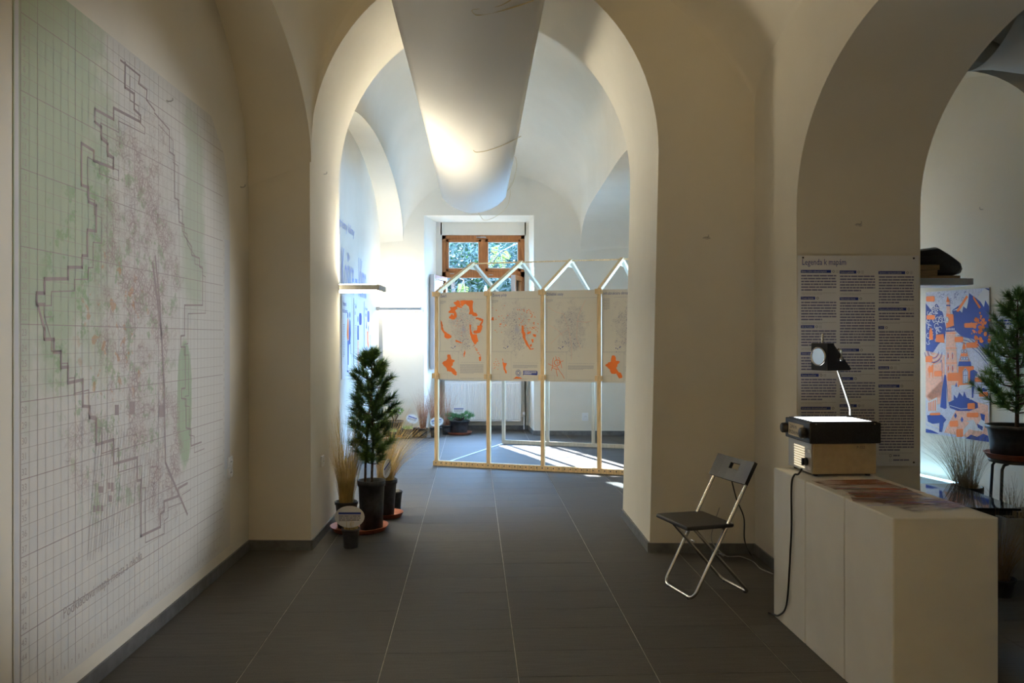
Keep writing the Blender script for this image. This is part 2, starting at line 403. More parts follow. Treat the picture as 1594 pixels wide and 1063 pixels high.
for n_, (hid, y, c) in enumerate(cells):
    if not hid and n_ < 298:
        o = bpy.data.objects.new('tile', tile_me); COL.objects.link(o); o.parent = fl_o; o.location = c; o.rotation_euler = (0, 0, AL)
    else: rest.box(c + Vector((0, 0, -.006)), (0.5955, 0.2978, 0.012), AL)
struct(rest.build('tile_field', M_tile, fl_o), 'stuff')

# skirtings
def skirt(name, pts, h=0.068, t=0.012):
    mb = MB()
    for (x0, y0), (x1, y1) in zip(pts, pts[1:]): mb.bar((x0, y0, h / 2), (x1, y1, h / 2), t * 2, h)
    return struct(mb.build(name, M_base))
skirt('baseboard_left', [(wl(1.6), 1.6), (wl(5.73), 5.73), (-1.387, ty(-1.387)), (-1.420, tyb(-1.42)), (wl(6.86), 6.86), (wl(12.5), 12.52), (NL0, yb(NL0)), (NL1, NY1), (NR1, NY1), (NR0, yb(NR0)), (2.0, yb(2.0)), (2.0, 6.78)])
skirt('baseboard_right', [(0.905, tyb(.938)), (0.938, ty(.938)), (1.652, ty(1.65)), (wr(4.86), 4.86), (wr(4.86) + .725, 4.86), (wr(4.86) + .725, 6.9)])
skirt('baseboard_side', [(rw(3.0), 3.0), (rw(8.1), 8.1)])
# ------------------------------------------------------------------ window, radiator, garden
FY = 13.32
w1 = bpy.data.objects.new('window_1', None); COL.objects.link(w1); struct(w1); w1.location = ((WL + WR) / 2, FY, WZ0)
def wbox(mb, x0, x1, z0, z1, d=0.075, y=0): return mb.bx(x0, x1, y - d / 2, y + d / 2, z0 - WZ0, z1 - WZ0)
cx = (WL + WR) / 2; hw = (WR - WL) / 2
mb = MB(); wbox(mb, -hw, -hw + .065, WZ0, WZ1); wbox(mb, hw - .065, hw, WZ0, WZ1); wbox(mb, -hw, hw, WZ1 - .065, WZ1); wbox(mb, -hw, hw, WZ0, WZ0 + .06)
wbox(mb, -hw, hw, 2.43, 2.53); mb.build('window_frame', M_winwood, w1, bevel=.006)
for s in (-1, 1):                              # upper fixed lights
    a, b = (-hw + .065, -.035) if s < 0 else (.035, hw - .065)
    mb = MB(); wbox(mb, a, a + .04, 2.53, 3.045, .06, -.012); wbox(mb, b - .04, b, 2.53, 3.045, .06, -.012); wbox(mb, a, b, 3.0, 3.045, .06, -.012); wbox(mb, a, b, 2.53, 2.575, .06, -.012)
    sash = mb.build('upper_sash', M_winwood, w1, bevel=.004)
    mb = MB(); wbox(mb, a + .04, a + .05, 2.575, 3.0, .03, -.02); wbox(mb, b - .05, b - .04, 2.575, 3.0, .03, -.02); wbox(mb, a + .04, b - .04, 2.992, 3.0, .03, -.02); wbox(mb, a + .04, b - .04, 2.575, 2.587, .03, -.02)
    mb.build('glazing_seal', M_whitep, sash)
    wbox(MB(), a + .04, b - .04, 2.575, 3.0, .012).build('pane', M_glass, sash)
mb = MB(); wbox(mb, -.036, .036, 2.53, 3.045, .07, -.005); mb.build('mullion', M_winwood, w1, bevel=.004)
mb = MB(); mb.box((-.04, -.045, 3.078 - WZ0), (.15, .012, .018)); mb.box((.03, -.05, 3.072 - WZ0), (.03, .012, .02)); mb.build('window_catch', M_alu, w1)
mb = MB()
for x in (-.5, -.03, .12): mb.box((x, -.045, 2.475 - WZ0 + (.0 if x > -.4 else .02)), (.07, .012, .012))
mb.build('hinge', M_alu, w1)
def casement(hx, ex, ey, name='casement'):      # sash swung into the room, hinge at hx, free edge at (ex, ey)
    d = Vector((ex - hx, ey - (FY - .03), 0)); L = d.length; rz = math.atan2(d.y, d.x)
    r = bpy.data.objects.new(name, None); COL.objects.link(r); r.parent = w1; r.location = (hx - cx, -.03, 0); r.rotation_euler = (0, 0, rz)
    mb = MB(); z0, z1 = .06, 1.51
    mb.bx(0, .07, -.03, .03, z0, z1).bx(L - .07, L, -.03, .03, z0, z1).bx(.07, L - .07, -.03, .03, z0, z0 + .07).bx(.07, L - .07, -.03, .03, z1 - .07, z1)
    mb.build('sash_frame', M_winwood, r, bevel=.005)
    MB().bx(.07, L - .07, -.006, .006, z0 + .07, z1 - .07).build('pane', M_glass, r)
    mb = MB(); mb.box((L - .035, .04, .75), (.02, .02, .1)); mb.box((L - .035, .055, .79), (.02, .02, .06)); mb.build('handle', M_alu, r)
    mb = MB(); mb.bx(L, L + .012, -.034, .034, z0, z1); mb.build('edge_seal', M_grey, r)
casement(WL + .06, -1.225, 12.78); casement(WR - .06, 0.02, 12.83)
struct(MB().bx(NL1, NR1, 13.02, 13.28, WZ0 - .04, WZ0).build('trim_1', M_whitep, bevel=.005))
# second window of the back room, in the right-hand recess (out of view)
w3 = bpy.data.objects.new('window_2', None); COL.objects.link(w3); struct(w3); w3.location = (2.2, 10.0, .9)
mb = MB()
for a, b, z0, z1 in ((-.7, -.63, 0, 1.6), (.63, .7, 0, 1.6), (-.63, .63, 0, .07), (-.63, .63, 1.53, 1.6), (-.035, .035, .07, 1.53)): mb.bx(-.035, .035, a, b, z0, z1)
mb.build('window_frame', M_winwood, w3)
for a, b in ((-.63, -.035), (.035, .63)): MB().bx(-.006, .006, a, b, .07, 1.53).build('pane', M_glass, w3)
# the side room's glazed door (out of view)
w2 = bpy.data.objects.new('door_1', None); COL.objects.link(w2); struct(w2); w2.location = (2.78, 8.25, 0)
mb = MB(); mb.bx(-.30, -.23, -.03, .03, 0, 2.2).bx(.23, .30, -.03, .03, 0, 2.2).bx(-.23, .23, -.03, .03, 2.12, 2.2).bx(-.23, .23, -.03, .03, 0, .12); mb.build('door_frame', M_winwood, w2)
MB().bx(-.23, .23, -.005, .005, .12, 2.12).build('pane', M_glass, w2)

rad = thing('radiator', 'white ribbed panel radiator below the window', 'radiator', (-.46, 13.12, .14))
mb = MB(); W = 1.20
n = 34
for i in range(n):
    x = -W / 2 + .02 + (W - .04) * (i + .5) / n; mb.add([(x - .016, -.05, .03), (x - .008, -.058, .04), (x + .008, -.058, .04), (x + .016, -.05, .03), (x - .016, -.05, .61), (x - .008, -.058, .60), (x + .008, -.058, .60), (x + .016, -.05, .61)], [(0, 1, 5, 4), (1, 2, 6, 5), (2, 3, 7, 6), (0, 3, 2, 1), (4, 5, 6, 7)])
mb.bx(-W / 2, W / 2, -.05, .0, .01, .63); mb.build('front_panel', M_whitep, rad)
MB().bx(-W / 2, W / 2, -.055, .045, .63, .645).build('top_grille', M_whitep, rad, bevel=.003)
mb = MB(); mb.tube([(W / 2, 0, .08), (W / 2 + .05, 0, .08), (W / 2 + .05, 0, -.12)], .010); mb.build('pipe', M_whitep, rad)
MB().lathe([(0, 0), (.02, 0), (.02, .05), (0, .05)], (W / 2 + .05, 0, .10), 12).build('valve', M_whitep, rad)
for x in (-.4, .4): MB().bx(x - .02, x + .02, 0, .08, .1, .5).build('wall_bracket', M_whitep, rad)

# garden beyond the window
M_gr = mat('lawn', (0.012, 0.026, 0.008), 0.95, var=0.4, scale=3)
struct(MB().bx(-14, 14, 13.7, 34, -.6, -.3).build('lawn', M_gr))
M_ivy = mat('ivy wall', (0.006, 0.018, 0.007), 0.9, var=0.6, scale=5)
struct(MB().bx(-6, 5.5, 22.0, 22.3, -.3, 4.4).build('garden_wall', M_ivy))
M_lf1 = leaf('ash leaves', (0.006, 0.018, 0.003), (0.018, 0.040, 0.006), 0.25); M_lf2 = leaf('dark shrub leaves', (0.004, 0.012, 0.003), (0.010, 0.024, 0.006), 0.2)
M_lf3 = leaf('bright hanging leaves', (0.055, 0.080, 0.008), (0.085, 0.11, 0.014), 0.3)
M_lf4 = leaf('blue green conifer', (0.005, 0.012, 0.008), (0.012, 0.022, 0.014), 0.2)
def leafcloud(n, c, r, size, seed, stretch=2.6, drop=0.3, flat_=None):
    rr = random.Random(seed); mb = MB()
    for _ in range(n):
        while True:
            p = Vector((rr.uniform(-1, 1), rr.uniform(-1, 1), rr.uniform(-1, 1)))
            if .2 < p.length < 1: break
        q = Vector((p.x * r[0] + c[0], p.y * r[1] + c[1], p.z * r[2] + c[2]))
        d = Vector((rr.gauss(0, 1), rr.gauss(0, 1), rr.gauss(-drop, .7))).normalized(); sd = d.cross(Vector((rr.gauss(0, 1), rr.gauss(0, 1), rr.gauss(0, 1)))).normalized()
        L = size * rr.uniform(.7, 1.3); w = L / stretch; k = d.cross(sd) * w * .15
        mb.add([q, q + d * L * .45 + sd * w * .5 + k, q + d * L, q + d * L * .45 - sd * w * .5 + k], [(0, 1, 2, 3)])
    return mb
def shrub(label, c, r, n, size, mt, seed, **kw):
    t = thing('garden_shrub', label, 'shrub', (c[0], c[1], -.3), 0, 'shrubs in the garden outside')
    struct(leafcloud(n, (0, 0, c[2] + .3), r, size, seed, **kw).build('foliage', mt, t), 'stuff')
    MB().tube([(0, 0, 0), (.05, 0, c[2] * .6), (0, .05, c[2] + .2)], [.09, .07, .03]).build('trunk', M_bark, t)
shrub('dark leafy shrub far behind the garden lantern', (-.2, 20.5, 1.8), (3.0, 1.0, 2.5), 3600, .30, M_lf2, 1)
shrub('green ash bush left of the lantern outside the open casement', (-1.5, 18.2, 1.75), (1.35, .9, 1.75), 1900, .26, M_lf1, 2)
shrub('green ash bush right of the lantern outside the window', (1.0, 18.6, 1.6), (1.2, .8, 1.75), 1500, .26, M_lf1, 3)
shrub('blue-green conifer filling the upper left window pane', (-1.25, 17.4, 3.05), (.95, .6, .75), 1500, .17, M_lf4, 4, stretch=5)
shrub('blue-green conifer behind the upper right window pane', (.35, 18.0, 3.15), (.95, .6, .80), 1200, .17, M_lf4, 5, stretch=5)
def spray(label, tip, root, dirs):
    t = thing('garden_sapling', label, 'sapling', (root[0], root[1], -.3)); b_ = Vector(tip) - Vector((root[0], root[1], -.3)); mb = MB(); st = MB()
    for dx, dz, L in dirs:
        d = Vector((dx, 0, dz)).normalized(); st.tube([b_, b_ + d * L * .5 + Vector((0, 0, .02)), b_ + d * L], .006)
        for k in range(9):
            p = b_ + d * L * (.25 + .75 * k / 8); l = .10 * (1 - k / 14)
            for s in (-1, 1):
                e = (d * .5 + Vector((d.z, 0, -d.x)) * s * .9).normalized(); n_ = Vector((0, 1, 0)); sd = e.cross(n_)
                mb.add([p, p + e * l * .5 + sd * l * .14, p + e * l, p + e * l * .5 - sd * l * .14], [(0, 1, 2, 3)])
    st.tube([(0, 0, 0), (.05 * b_.x, .0, b_.z * .6), (b_.x * .2, b_.y * .3, b_.z * 1.02), (b_.x * .6, b_.y * .7, b_.z * 1.10), b_], [.04, .03, .022, .014, .008])
    struct(mb.build('leaves', M_lf3, t), 'stuff'); st.build('stalk', M_bark, t)
spray('sapling whose bright yellow-green leaves hang in the upper right pane', P(779, 391, 15.2), (1.6, 15.6), [(-.7, -1, .42), (.15, -1, .40), (-.5, .1, .16), (.7, -.5, .2)])
spray('sapling whose yellow-green leaf tips hang over the open lower window', P(722, 436, 15.4), (-2.4, 15.5), [(.1, -1, .45), (-.35, -1, .3)])
lan = thing('stone_lantern', 'pale grey garden lantern with a pagoda roof outside the window', 'lantern', (P(756, 500, 16.5).x, 16.5, -.3))
M_stone = mat('dark weathered stone', (0.05, 0.053, 0.06), 0.8, var=0.15, scale=10)
oct8 = lambda prof, z: MB().lathe(prof, (0, 0, z), 8)
oct8([(0, 0), (.25, 0), (.22, .25), (.11, .3), (.10, 1.65), (.22, 1.75), (.25, 1.85), (0, 1.85)], 0).build('pedestal', M_stone, lan)
oct8([(0, 0), (.17, 0), (.17, .38), (0, .38)], 1.85).build('lamp_box', M_stone, lan)
oct8([(0, 0), (.36, .0), (.33, .04), (.20, .16), (.11, .28), (.09, .30), (0, .30)], 2.23).build('roof', M_stone, lan)
oct8([(.10, 0), (.13, .06), (.06, .14), (.05, .18), (.02, .30), (0, .32)], 2.50).build('finial', M_stone, lan)

# ------------------------------------------------------------------ printed sheets, and the projected map
def poster(name, label, cat, origin, rotz, w, h, paper, group=None, th=.002):
    """local x right, z up from the lower edge, viewer at -y"""
    t = thing(name, label, cat, origin, rotz, group)
    MB().bx(0, w, -th, 0, 0, h).build('sheet', paper, t)
    return t
def scraps(mb, x0, z, w, lines, lh, y, mat_, rr, th=.45, last=.6):
    for i in range(lines):
        x = x0; end = x0 + (w if i < lines - 1 else w * last)
        while x < end - lh * .3:
            l = min(rr.uniform(.5, 2.6) * lh, end - x); mb.rect(x, z - lh * i - lh * th, x + l, z - lh * i, y, mat_); x += l + lh * .18
def jag(pts, rr, amp, sub=4):
    out = []
    for (x0, z0), (x1, z1) in zip(pts, pts[1:] + pts[:1]):
        for k in range(sub):
            f = k / sub; out.append((x0 + (x1 - x0) * f + rr.uniform(-amp, amp), z0 + (z1 - z0) * f + rr.uniform(-amp, amp)))
    return out

def streets_mat(name, paper, ink, cx, cz, rx, rz, sx, scale=60, dens=.06, core=None):
    n = N(name); tc = n.n('ShaderNodeTexCoord'); sp = n.n('ShaderNodeSeparateXYZ'); n.put(sp.inputs[0], tc.outputs['Object'])
    x, z = sp.outputs[0], sp.outputs[2]
    dx = n.math('DIVIDE', n.math('SUBTRACT', x, cx), rx); dz = n.math('DIVIDE', n.math('SUBTRACT', z, cz), rz)
    d = n.math('SQRT', n.math('ADD', n.math('MULTIPLY', dx, dx), n.math('MULTIPLY', dz, dz)))
    nz = n.noise(tc.outputs['Object'], sx, 5, .7)
    m = n.step(n.math('ADD', d, n.math('MULTIPLY', n.math('SUBTRACT', nz, .5), 2.6)), 1.0, .45)
    v = n.n('ShaderNodeTexVoronoi', feature='DISTANCE_TO_EDGE'); n.put(v.inputs['Vector'], tc.outputs['Object']); v.inputs['Scale'].default_value = scale
    ln = n.step(v.outputs['Distance'], dens, dens * .3)
    fac = n.math('MULTIPLY', n.math('MULTIPLY', ln, m), .95)
    c = n.mix(fac, paper, ink)
    if core:
        c = n.mix(n.math('MULTIPLY', n.step(n.math('ADD', d, n.math('MULTIPLY', nz, .5)), .45, .22), .65), c, core)
    n.base(c); n.set(Roughness=.8); return n.m

# projected gridded city map; its light is painted as colour on a sheet
mapw, maph, cell = 2.41, 2.66, 0.0555
def projected_map_mat():
    n = N('projected city map image'); tc = n.n('ShaderNodeTexCoord'); ob = tc.outputs['Object']; sp = n.n('ShaderNodeSeparateXYZ'); n.put(sp.inputs[0], ob)
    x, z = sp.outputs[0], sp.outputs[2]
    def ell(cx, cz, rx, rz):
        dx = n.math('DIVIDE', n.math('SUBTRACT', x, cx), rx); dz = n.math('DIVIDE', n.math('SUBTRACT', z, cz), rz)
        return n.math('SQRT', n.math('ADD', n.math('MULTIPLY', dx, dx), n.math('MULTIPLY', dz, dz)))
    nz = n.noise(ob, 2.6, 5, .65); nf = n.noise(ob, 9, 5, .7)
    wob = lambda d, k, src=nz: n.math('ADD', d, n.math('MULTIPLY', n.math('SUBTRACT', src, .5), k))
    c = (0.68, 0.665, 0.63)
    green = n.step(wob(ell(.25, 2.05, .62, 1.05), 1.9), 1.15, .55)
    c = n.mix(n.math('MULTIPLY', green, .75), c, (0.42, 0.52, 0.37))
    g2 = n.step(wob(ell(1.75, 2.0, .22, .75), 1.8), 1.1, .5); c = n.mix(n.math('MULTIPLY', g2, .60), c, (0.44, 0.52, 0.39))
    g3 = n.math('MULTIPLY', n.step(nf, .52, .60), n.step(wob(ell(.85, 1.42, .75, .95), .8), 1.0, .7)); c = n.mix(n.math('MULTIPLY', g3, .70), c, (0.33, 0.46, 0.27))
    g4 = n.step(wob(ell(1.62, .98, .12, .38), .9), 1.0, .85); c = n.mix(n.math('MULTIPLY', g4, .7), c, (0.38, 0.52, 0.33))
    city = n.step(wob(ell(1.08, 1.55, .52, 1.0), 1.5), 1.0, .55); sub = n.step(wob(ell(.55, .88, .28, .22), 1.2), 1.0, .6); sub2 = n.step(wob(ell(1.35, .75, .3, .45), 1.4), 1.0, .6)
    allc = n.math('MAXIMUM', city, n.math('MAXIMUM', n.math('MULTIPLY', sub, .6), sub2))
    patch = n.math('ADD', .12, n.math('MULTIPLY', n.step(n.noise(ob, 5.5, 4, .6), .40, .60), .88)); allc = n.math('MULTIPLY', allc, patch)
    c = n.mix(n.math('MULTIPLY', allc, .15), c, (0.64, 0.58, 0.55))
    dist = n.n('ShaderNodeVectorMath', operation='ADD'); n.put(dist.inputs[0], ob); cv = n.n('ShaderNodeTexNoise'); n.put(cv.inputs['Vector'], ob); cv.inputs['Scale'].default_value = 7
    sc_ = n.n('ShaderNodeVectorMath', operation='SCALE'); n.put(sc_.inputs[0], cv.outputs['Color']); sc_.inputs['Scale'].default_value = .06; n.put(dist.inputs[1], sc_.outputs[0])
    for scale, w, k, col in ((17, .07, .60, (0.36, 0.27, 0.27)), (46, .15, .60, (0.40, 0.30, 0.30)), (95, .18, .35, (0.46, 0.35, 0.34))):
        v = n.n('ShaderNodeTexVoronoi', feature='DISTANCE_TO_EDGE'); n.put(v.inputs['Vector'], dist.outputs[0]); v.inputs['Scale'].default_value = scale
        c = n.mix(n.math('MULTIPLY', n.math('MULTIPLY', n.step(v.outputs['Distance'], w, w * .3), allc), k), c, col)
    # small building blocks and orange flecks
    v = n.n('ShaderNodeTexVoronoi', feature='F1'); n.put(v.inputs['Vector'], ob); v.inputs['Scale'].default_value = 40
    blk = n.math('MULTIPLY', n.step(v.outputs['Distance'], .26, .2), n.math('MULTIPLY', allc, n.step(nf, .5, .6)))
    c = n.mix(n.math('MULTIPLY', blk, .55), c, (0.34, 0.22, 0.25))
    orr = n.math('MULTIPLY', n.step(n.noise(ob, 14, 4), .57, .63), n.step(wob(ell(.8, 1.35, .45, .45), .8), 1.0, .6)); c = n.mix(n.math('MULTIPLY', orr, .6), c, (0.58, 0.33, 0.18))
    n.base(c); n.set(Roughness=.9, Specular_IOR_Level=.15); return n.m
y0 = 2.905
wm = thing('projected_map', 'large gridded city map projected on the left wall, painted on a sheet', 'map', (wl(y0) + .003, y0, .135), math.atan2(1, -0.0249))
cut = [(0, 0), (mapw, .0), (mapw, 1.98), (mapw - .03, 2.25), (mapw - .12, 2.48), (mapw - .36, 2.655), (0, 2.66)]  # upper right corner follows the edge of the projected beam
sheet = MB().slab(cut, .003).build('map_image', projected_map_mat(), wm)
M_gl1 = mat('projected grid line', (0.46, 0.42, 0.39), 0.9); M_gl2 = mat('projected bold line', (0.42, 0.35, 0.345), 0.9); M_num = mat('projected numeral', (0.48, 0.43, 0.41), .9); M_edge = mat('projected beam margin', (0.62, 0.63, 0.65), .9)  # colours of the projected lines and margin, painted on the sheet
def topz(x):
    for (xa, za), (xb, zb) in zip(cut[2:], cut[3:]):
        if xb <= x <= xa: return zb + (za - zb) * (x - xb) / (xa - xb + 1e-9)
    return 2.66
gx0, gx1 = .042, 2.26; y = -.0022; mb = MB(); gz = lambda n_: 1.541 - .135 - (n_ - 22) * cell
for k in range(41):
    x = gx0 + k * cell
    if x > gx1: break
    w = .0042 if k in (0, ) else (.0032 if k % 5 == 2 else .0020); mb.rect(x - w / 2, .02, x + w / 2, topz(x) - .01, y, 1 if k % 5 == 2 or k == 0 else 0)
for r in range(0, 47):
    z = gz(r) + cell / 2
    if z < .03: break
    if z > 2.63: continue
    xe = gx1 if z < 1.95 else max(x_ / 100 for x_ in range(4, 240) if topz(x_ / 100) > z + .005)
    bold = r % 5 == 3; w = .0034 if bold else .0019; mb.rect(gx0, z - w / 2, min(xe, gx1), z + w / 2, y, 1 if bold else 0)
mb.build('grid_lines', [M_gl1, M_gl2], wm)
mb = MB()
for r in range(3, 45): mb.text(str(r), gx0 + cell * .42, gz(r) - .014, .036, y, 0, 1.0, 'CENTER')
for r in range(8, 46, 1): mb.text(str(r), gx1 + .022, gz(r) - .010, .024, y, 0, .8, 'CENTER')
for k in range(2, 40): mb.text(str(k), gx0 + cell * (k - .5), .028, .030, y, 0, .8, 'CENTER')
mb.build('grid_numbers', M_num, wm)
mb = MB()
mb.rect(mapw - .115, .5, mapw - .012, 1.95, -.0021, 0); mb.rect(.004, .02, .030, 2.64, -.0021, 0)
mb.build('beam_margin', M_edge, wm)  # bare projector light beside the grid, painted as pale strips
# stepped district boundary: map-local points from the photograph
def mp(u, v):
    # intersect the pixel ray with the left wall plane
    k = (u - 797) / F; Y = (-1.763 + 0.0249 * 3.361) / (k + 0.0249); return (Y - y0, H - (v - HZ) / F * Y - .135)
B1 = [(186, 94), (216, 118), (214, 130), (227, 140), (226, 155), (239, 172)]
B2 = [(193, 98), (193, 136), (207, 146), (207, 170), (217, 180), (217, 190), (175, 168), (175, 186), (146, 170), (146, 190), (156, 198), (156, 216), (166, 224), (166, 242), (175, 246), (175, 262), (144, 250), (144, 235), (125, 223), (125, 288), (136, 292), (136, 314), (148, 320), (148, 360), (134, 358), (134, 398), (126, 398), (126, 416), (104, 416), (104, 434), (67, 434), (67, 456), (55, 456), (55, 474), (67, 474)]
B3 = [(239, 176), (262, 202), (262, 236), (270, 242), (270, 308), (277, 312), (277, 345), (285, 350), (285, 366), (297, 384), (297, 397), (309, 402), (309, 415), (314, 418), (314, 475), (286, 475), (286, 522), (280, 523), (280, 540), (287, 540), (287, 604), (281, 605), (281, 620), (288, 621), (288, 666), (296, 668), (296, 694), (312, 688)]
B4 = [(55, 470), (67, 512), (67, 528), (82, 528), (82, 548), (93, 548), (93, 572), (104, 571), (104, 596), (127, 591), (127, 632), (138, 633), (138, 650), (148, 652), (148, 692), (175, 684), (175, 722), (212, 712), (212, 748), (218, 747), (218, 834), (248, 820), (248, 800), (254, 795), (254, 780), (276, 772), (276, 760), (290, 752)]
mb = MB()
for ln, w in ((B1, .010), (B2, .013), (B3, .009), (B4, .013)): mb.line([mp(*p) for p in ln], w, -.0026, 0)
for ln in (B2, B4, B3): mb.line([(x + .05, z - .045) for x, z in (mp(*p) for p in ln)], .005, -.0026, 0)
mb.line([mp(*p) for p in ((240, 400), (247, 470), (254, 600), (256, 720), (290, 800))], .016, -.0025, 0)
mb.line([mp(*p) for p in ((236, 410), (250, 520))], .02, -.0025, 0)
for u, v, w, h in ((155, 762, 7, 10), (168, 756, 4, 10), (173, 758, 4, 14), (170, 776, 5, 10), (145, 792, 4, 10), (151, 791, 4, 9), (157, 791, 4, 9), (180, 638, 6, 16), (204, 635, 8, 20), (250, 640, 8, 18)):
    mb.flat([mp(u - w / 2, v - h / 2), mp(u + w / 2, v - h / 2), mp(u + w / 2, v + h / 2), mp(u - w / 2, v + h / 2)], -.0025, 0)
for k in range(26):
    a = mp(150 + k * 4.2, 662 + (k % 3) * 4); mb.line([a, (a[0] - .09, a[1] - .55 + .008 * k)], .0022, -.0024, 0)
mb.build('district_boundary', M_gl2, wm)
mb = MB(); a = mp(96, 964); b = mp(199, 876)
def slope(x_, z_): f = x_ / 1.05; return (a[0] + x_, -.0027, a[1] + (b[1] - a[1]) * min(f, 1.05) + z_)
mb.text('Podkladová mapa mesta a okolia', 0, 0, .062, 0, 0, .90, 'LEFT', lambda x_, z_: slope(x_, z_))
mb.build('map_caption', M_num, wm)

# posters standing in the house frame
FL = Vector((-0.863, 9.52, 0)); MOD = Vector((0.602, -0.193, 0)); REAR = Vector((0.747, 1.96, 0)); mrot = math.atan2(MOD.y, MOD.x); ML = MOD.length
PW, PH, PZ = .585, 1.0, 0.985
titles = ['Zeleň', 'Zosuvy pôdy', 'Dôležité cesty', 'Infraštruktúra ohrozená']
plabels = ['cream map poster with the largest orange patches, leftmost in the timber frame',
           'cream map poster with scattered orange flecks and a blue speech bubble', 'cream map poster with thin grey roads only, third in the timber frame',
           'cream map poster partly hidden by the arch pillar']
def frame_poster(i):
    rr = random.Random(40 + i); o = FL + MOD * i + MOD.normalized() * .026; o.z = PZ
    pm = streets_mat('city streets print %d' % i, (0.75, 0.71, 0.63), (0.33, 0.31, 0.37), .30, .58, .19, .33, 11, 85, .10, None if i > 1 else (0.40, 0.42, 0.58))
    t = poster('map_poster', plabels[i], 'poster', o, mrot, PW, PH, pm, 'map posters in the timber house frame', .004)
    e = -.0052; mb = MB()
    s = PW / 630.0; X = lambda p: (p - 62) / 525 * PW; Zc = lambda q: PH - (q - 18) / 975 * PH      # pixel crop coordinates to sheet
    mb.text(titles[i], X(78), Zc(72), .045, e, 0, .72)
    mb.ring(X(582), Zc(60), .011, .003, e, 1)
    # dotted neat lines
    for k in range(46): mb.rect(X(185 + k * 8.6), Zc(101), X(189 + k * 8.6), Zc(98), e, 1) if k < 46 else None
    for k in range(60): mb.rect(X(78), Zc(108 + k * 9.3), X(81), Zc(104 + k * 9.3), e, 1); mb.rect(X(580), Zc(108 + k * 11.3), X(583), Zc(104 + k * 11.3), e, 1)
    for k in range(28): mb.rect(X(300 + k * 9.4), Zc(798), X(304 + k * 9.4), Zc(795), e, 1); mb.rect(X(70 + k * 8), Zc(673), X(74 + k * 8), Zc(670), e, 1)
    mb.line([(X(66), Zc(680)), (X(278), Zc(680)), (X(278), Zc(985)), (X(66), Zc(985)), (X(66), Zc(680))], .0018, e, 2)
    mb.line([(X(66), Zc(925)), (X(158), Zc(925)), (X(158), Zc(985))], .0015, e, 2)
    scraps(mb, X(78), Zc(112), .07, 4 if i != 3 else 14, .009, e, 2, rr)
    scraps(mb, X(294), Zc(818), X(550) - X(294), (11, 4, 5, 6)[i], .0098, e, 2, rr, .5)
    scraps(mb, X(294), Zc(968), X(550) - X(294), 2, .007, e, 2, rr, .4)
    for k in range(26): x_, z_ = rr.gauss(340, 60), rr.gauss(560, 50); mb.rect(X(x_), Zc(z_), X(x_ + 5), Zc(z_ - 8), e, 0 if k % 2 else 2)
    for a, b in ((197, 632), (214, 640), (232, 626), (240, 618)): mb.rect(X(a), Zc(b + 5), X(a + 9), Zc(b - 4), e, 0)
    mb.build('printed_lines', [M_blue, M_blue2, M_grey], t)
    mb = MB(); e2 = -.0056
    if i == 0:
        for pl in ([(225, 130), (255, 120), (262, 108), (290, 112), (300, 175), (330, 195), (290, 190), (262, 180), (270, 205), (240, 222), (255, 245), (262, 285), (240, 318), (205, 318), (178, 305), (175, 290), (188, 282), (200, 262), (215, 262), (225, 280), (228, 255), (205, 250), (172, 250), (170, 228), (195, 205), (182, 182), (215, 186), (255, 170)],
                   [(296, 110), (430, 110), (440, 125), (432, 190), (446, 245), (470, 248), (490, 275), (480, 290), (440, 285), (425, 268), (395, 262), (400, 215), (390, 180), (360, 150), (335, 160), (320, 182), (300, 160)],
                   [(82, 330), (98, 355), (110, 395), (100, 398), (118, 440), (160, 475), (205, 505), (190, 530), (150, 532), (128, 520), (120, 480), (88, 430)],
                   [(470, 300), (520, 308), (548, 322), (545, 358), (530, 378), (540, 400), (530, 440), (510, 470), (450, 478), (440, 450), (480, 440), (484, 390), (510, 388), (530, 340), (510, 330), (465, 318)],
                   [(400, 375), (420, 380), (415, 420), (430, 480), (480, 490), (495, 565), (480, 572), (470, 590), (465, 605), (440, 575), (420, 540), (400, 450)],
                   [(335, 700), (350, 660), (356, 690), (340, 740)], [(502, 735), (522, 730), (526, 775), (508, 780)], [(240, 545), (300, 570), (330, 580), (300, 585), (250, 565)]):
            mb.flat(jag([(X(a), Zc(b)) for a, b in pl], rr, .0035, 3), e2, 0)
        for k in range(150): x_, z_ = rr.gauss(290, 60), rr.gauss(390, 95); q = rr.uniform(2, 6); mb.flat([(X(x_ + rr.uniform(-q, q)), Zc(z_ + d)) for d in (-q, q, q * .3)], e2, 0)
        for k in range(30): f = rr.random(); x_, z_ = 440 + 80 * f, 600 + 140 * f + rr.gauss(0, 10); mb.rect(X(x_), Zc(z_), X(x_ + 6), Zc(z_ - 7), e2, 0)
    elif i == 1:
        for pl in ([(390, 385), (405, 400), (408, 440), (425, 480), (430, 540), (460, 600), (490, 655), (470, 650), (430, 600), (400, 520), (385, 440)],
                   [(72, 300), (92, 298), (95, 335), (68, 332)], [(500, 480), (540, 490), (532, 520), (505, 505)], [(485, 540), (515, 538), (505, 578), (495, 575)], [(440, 470), (480, 450), (485, 465), (450, 485)],
                   [(470, 600), (495, 592), (490, 620), (475, 618)], [(150, 370), (175, 368), (172, 382), (152, 380)], [(485, 640), (512, 636), (508, 650), (488, 652)]):
            mb.flat(jag([(X(a), Zc(b)) for a, b in pl], rr, .003, 3), e2, 0)
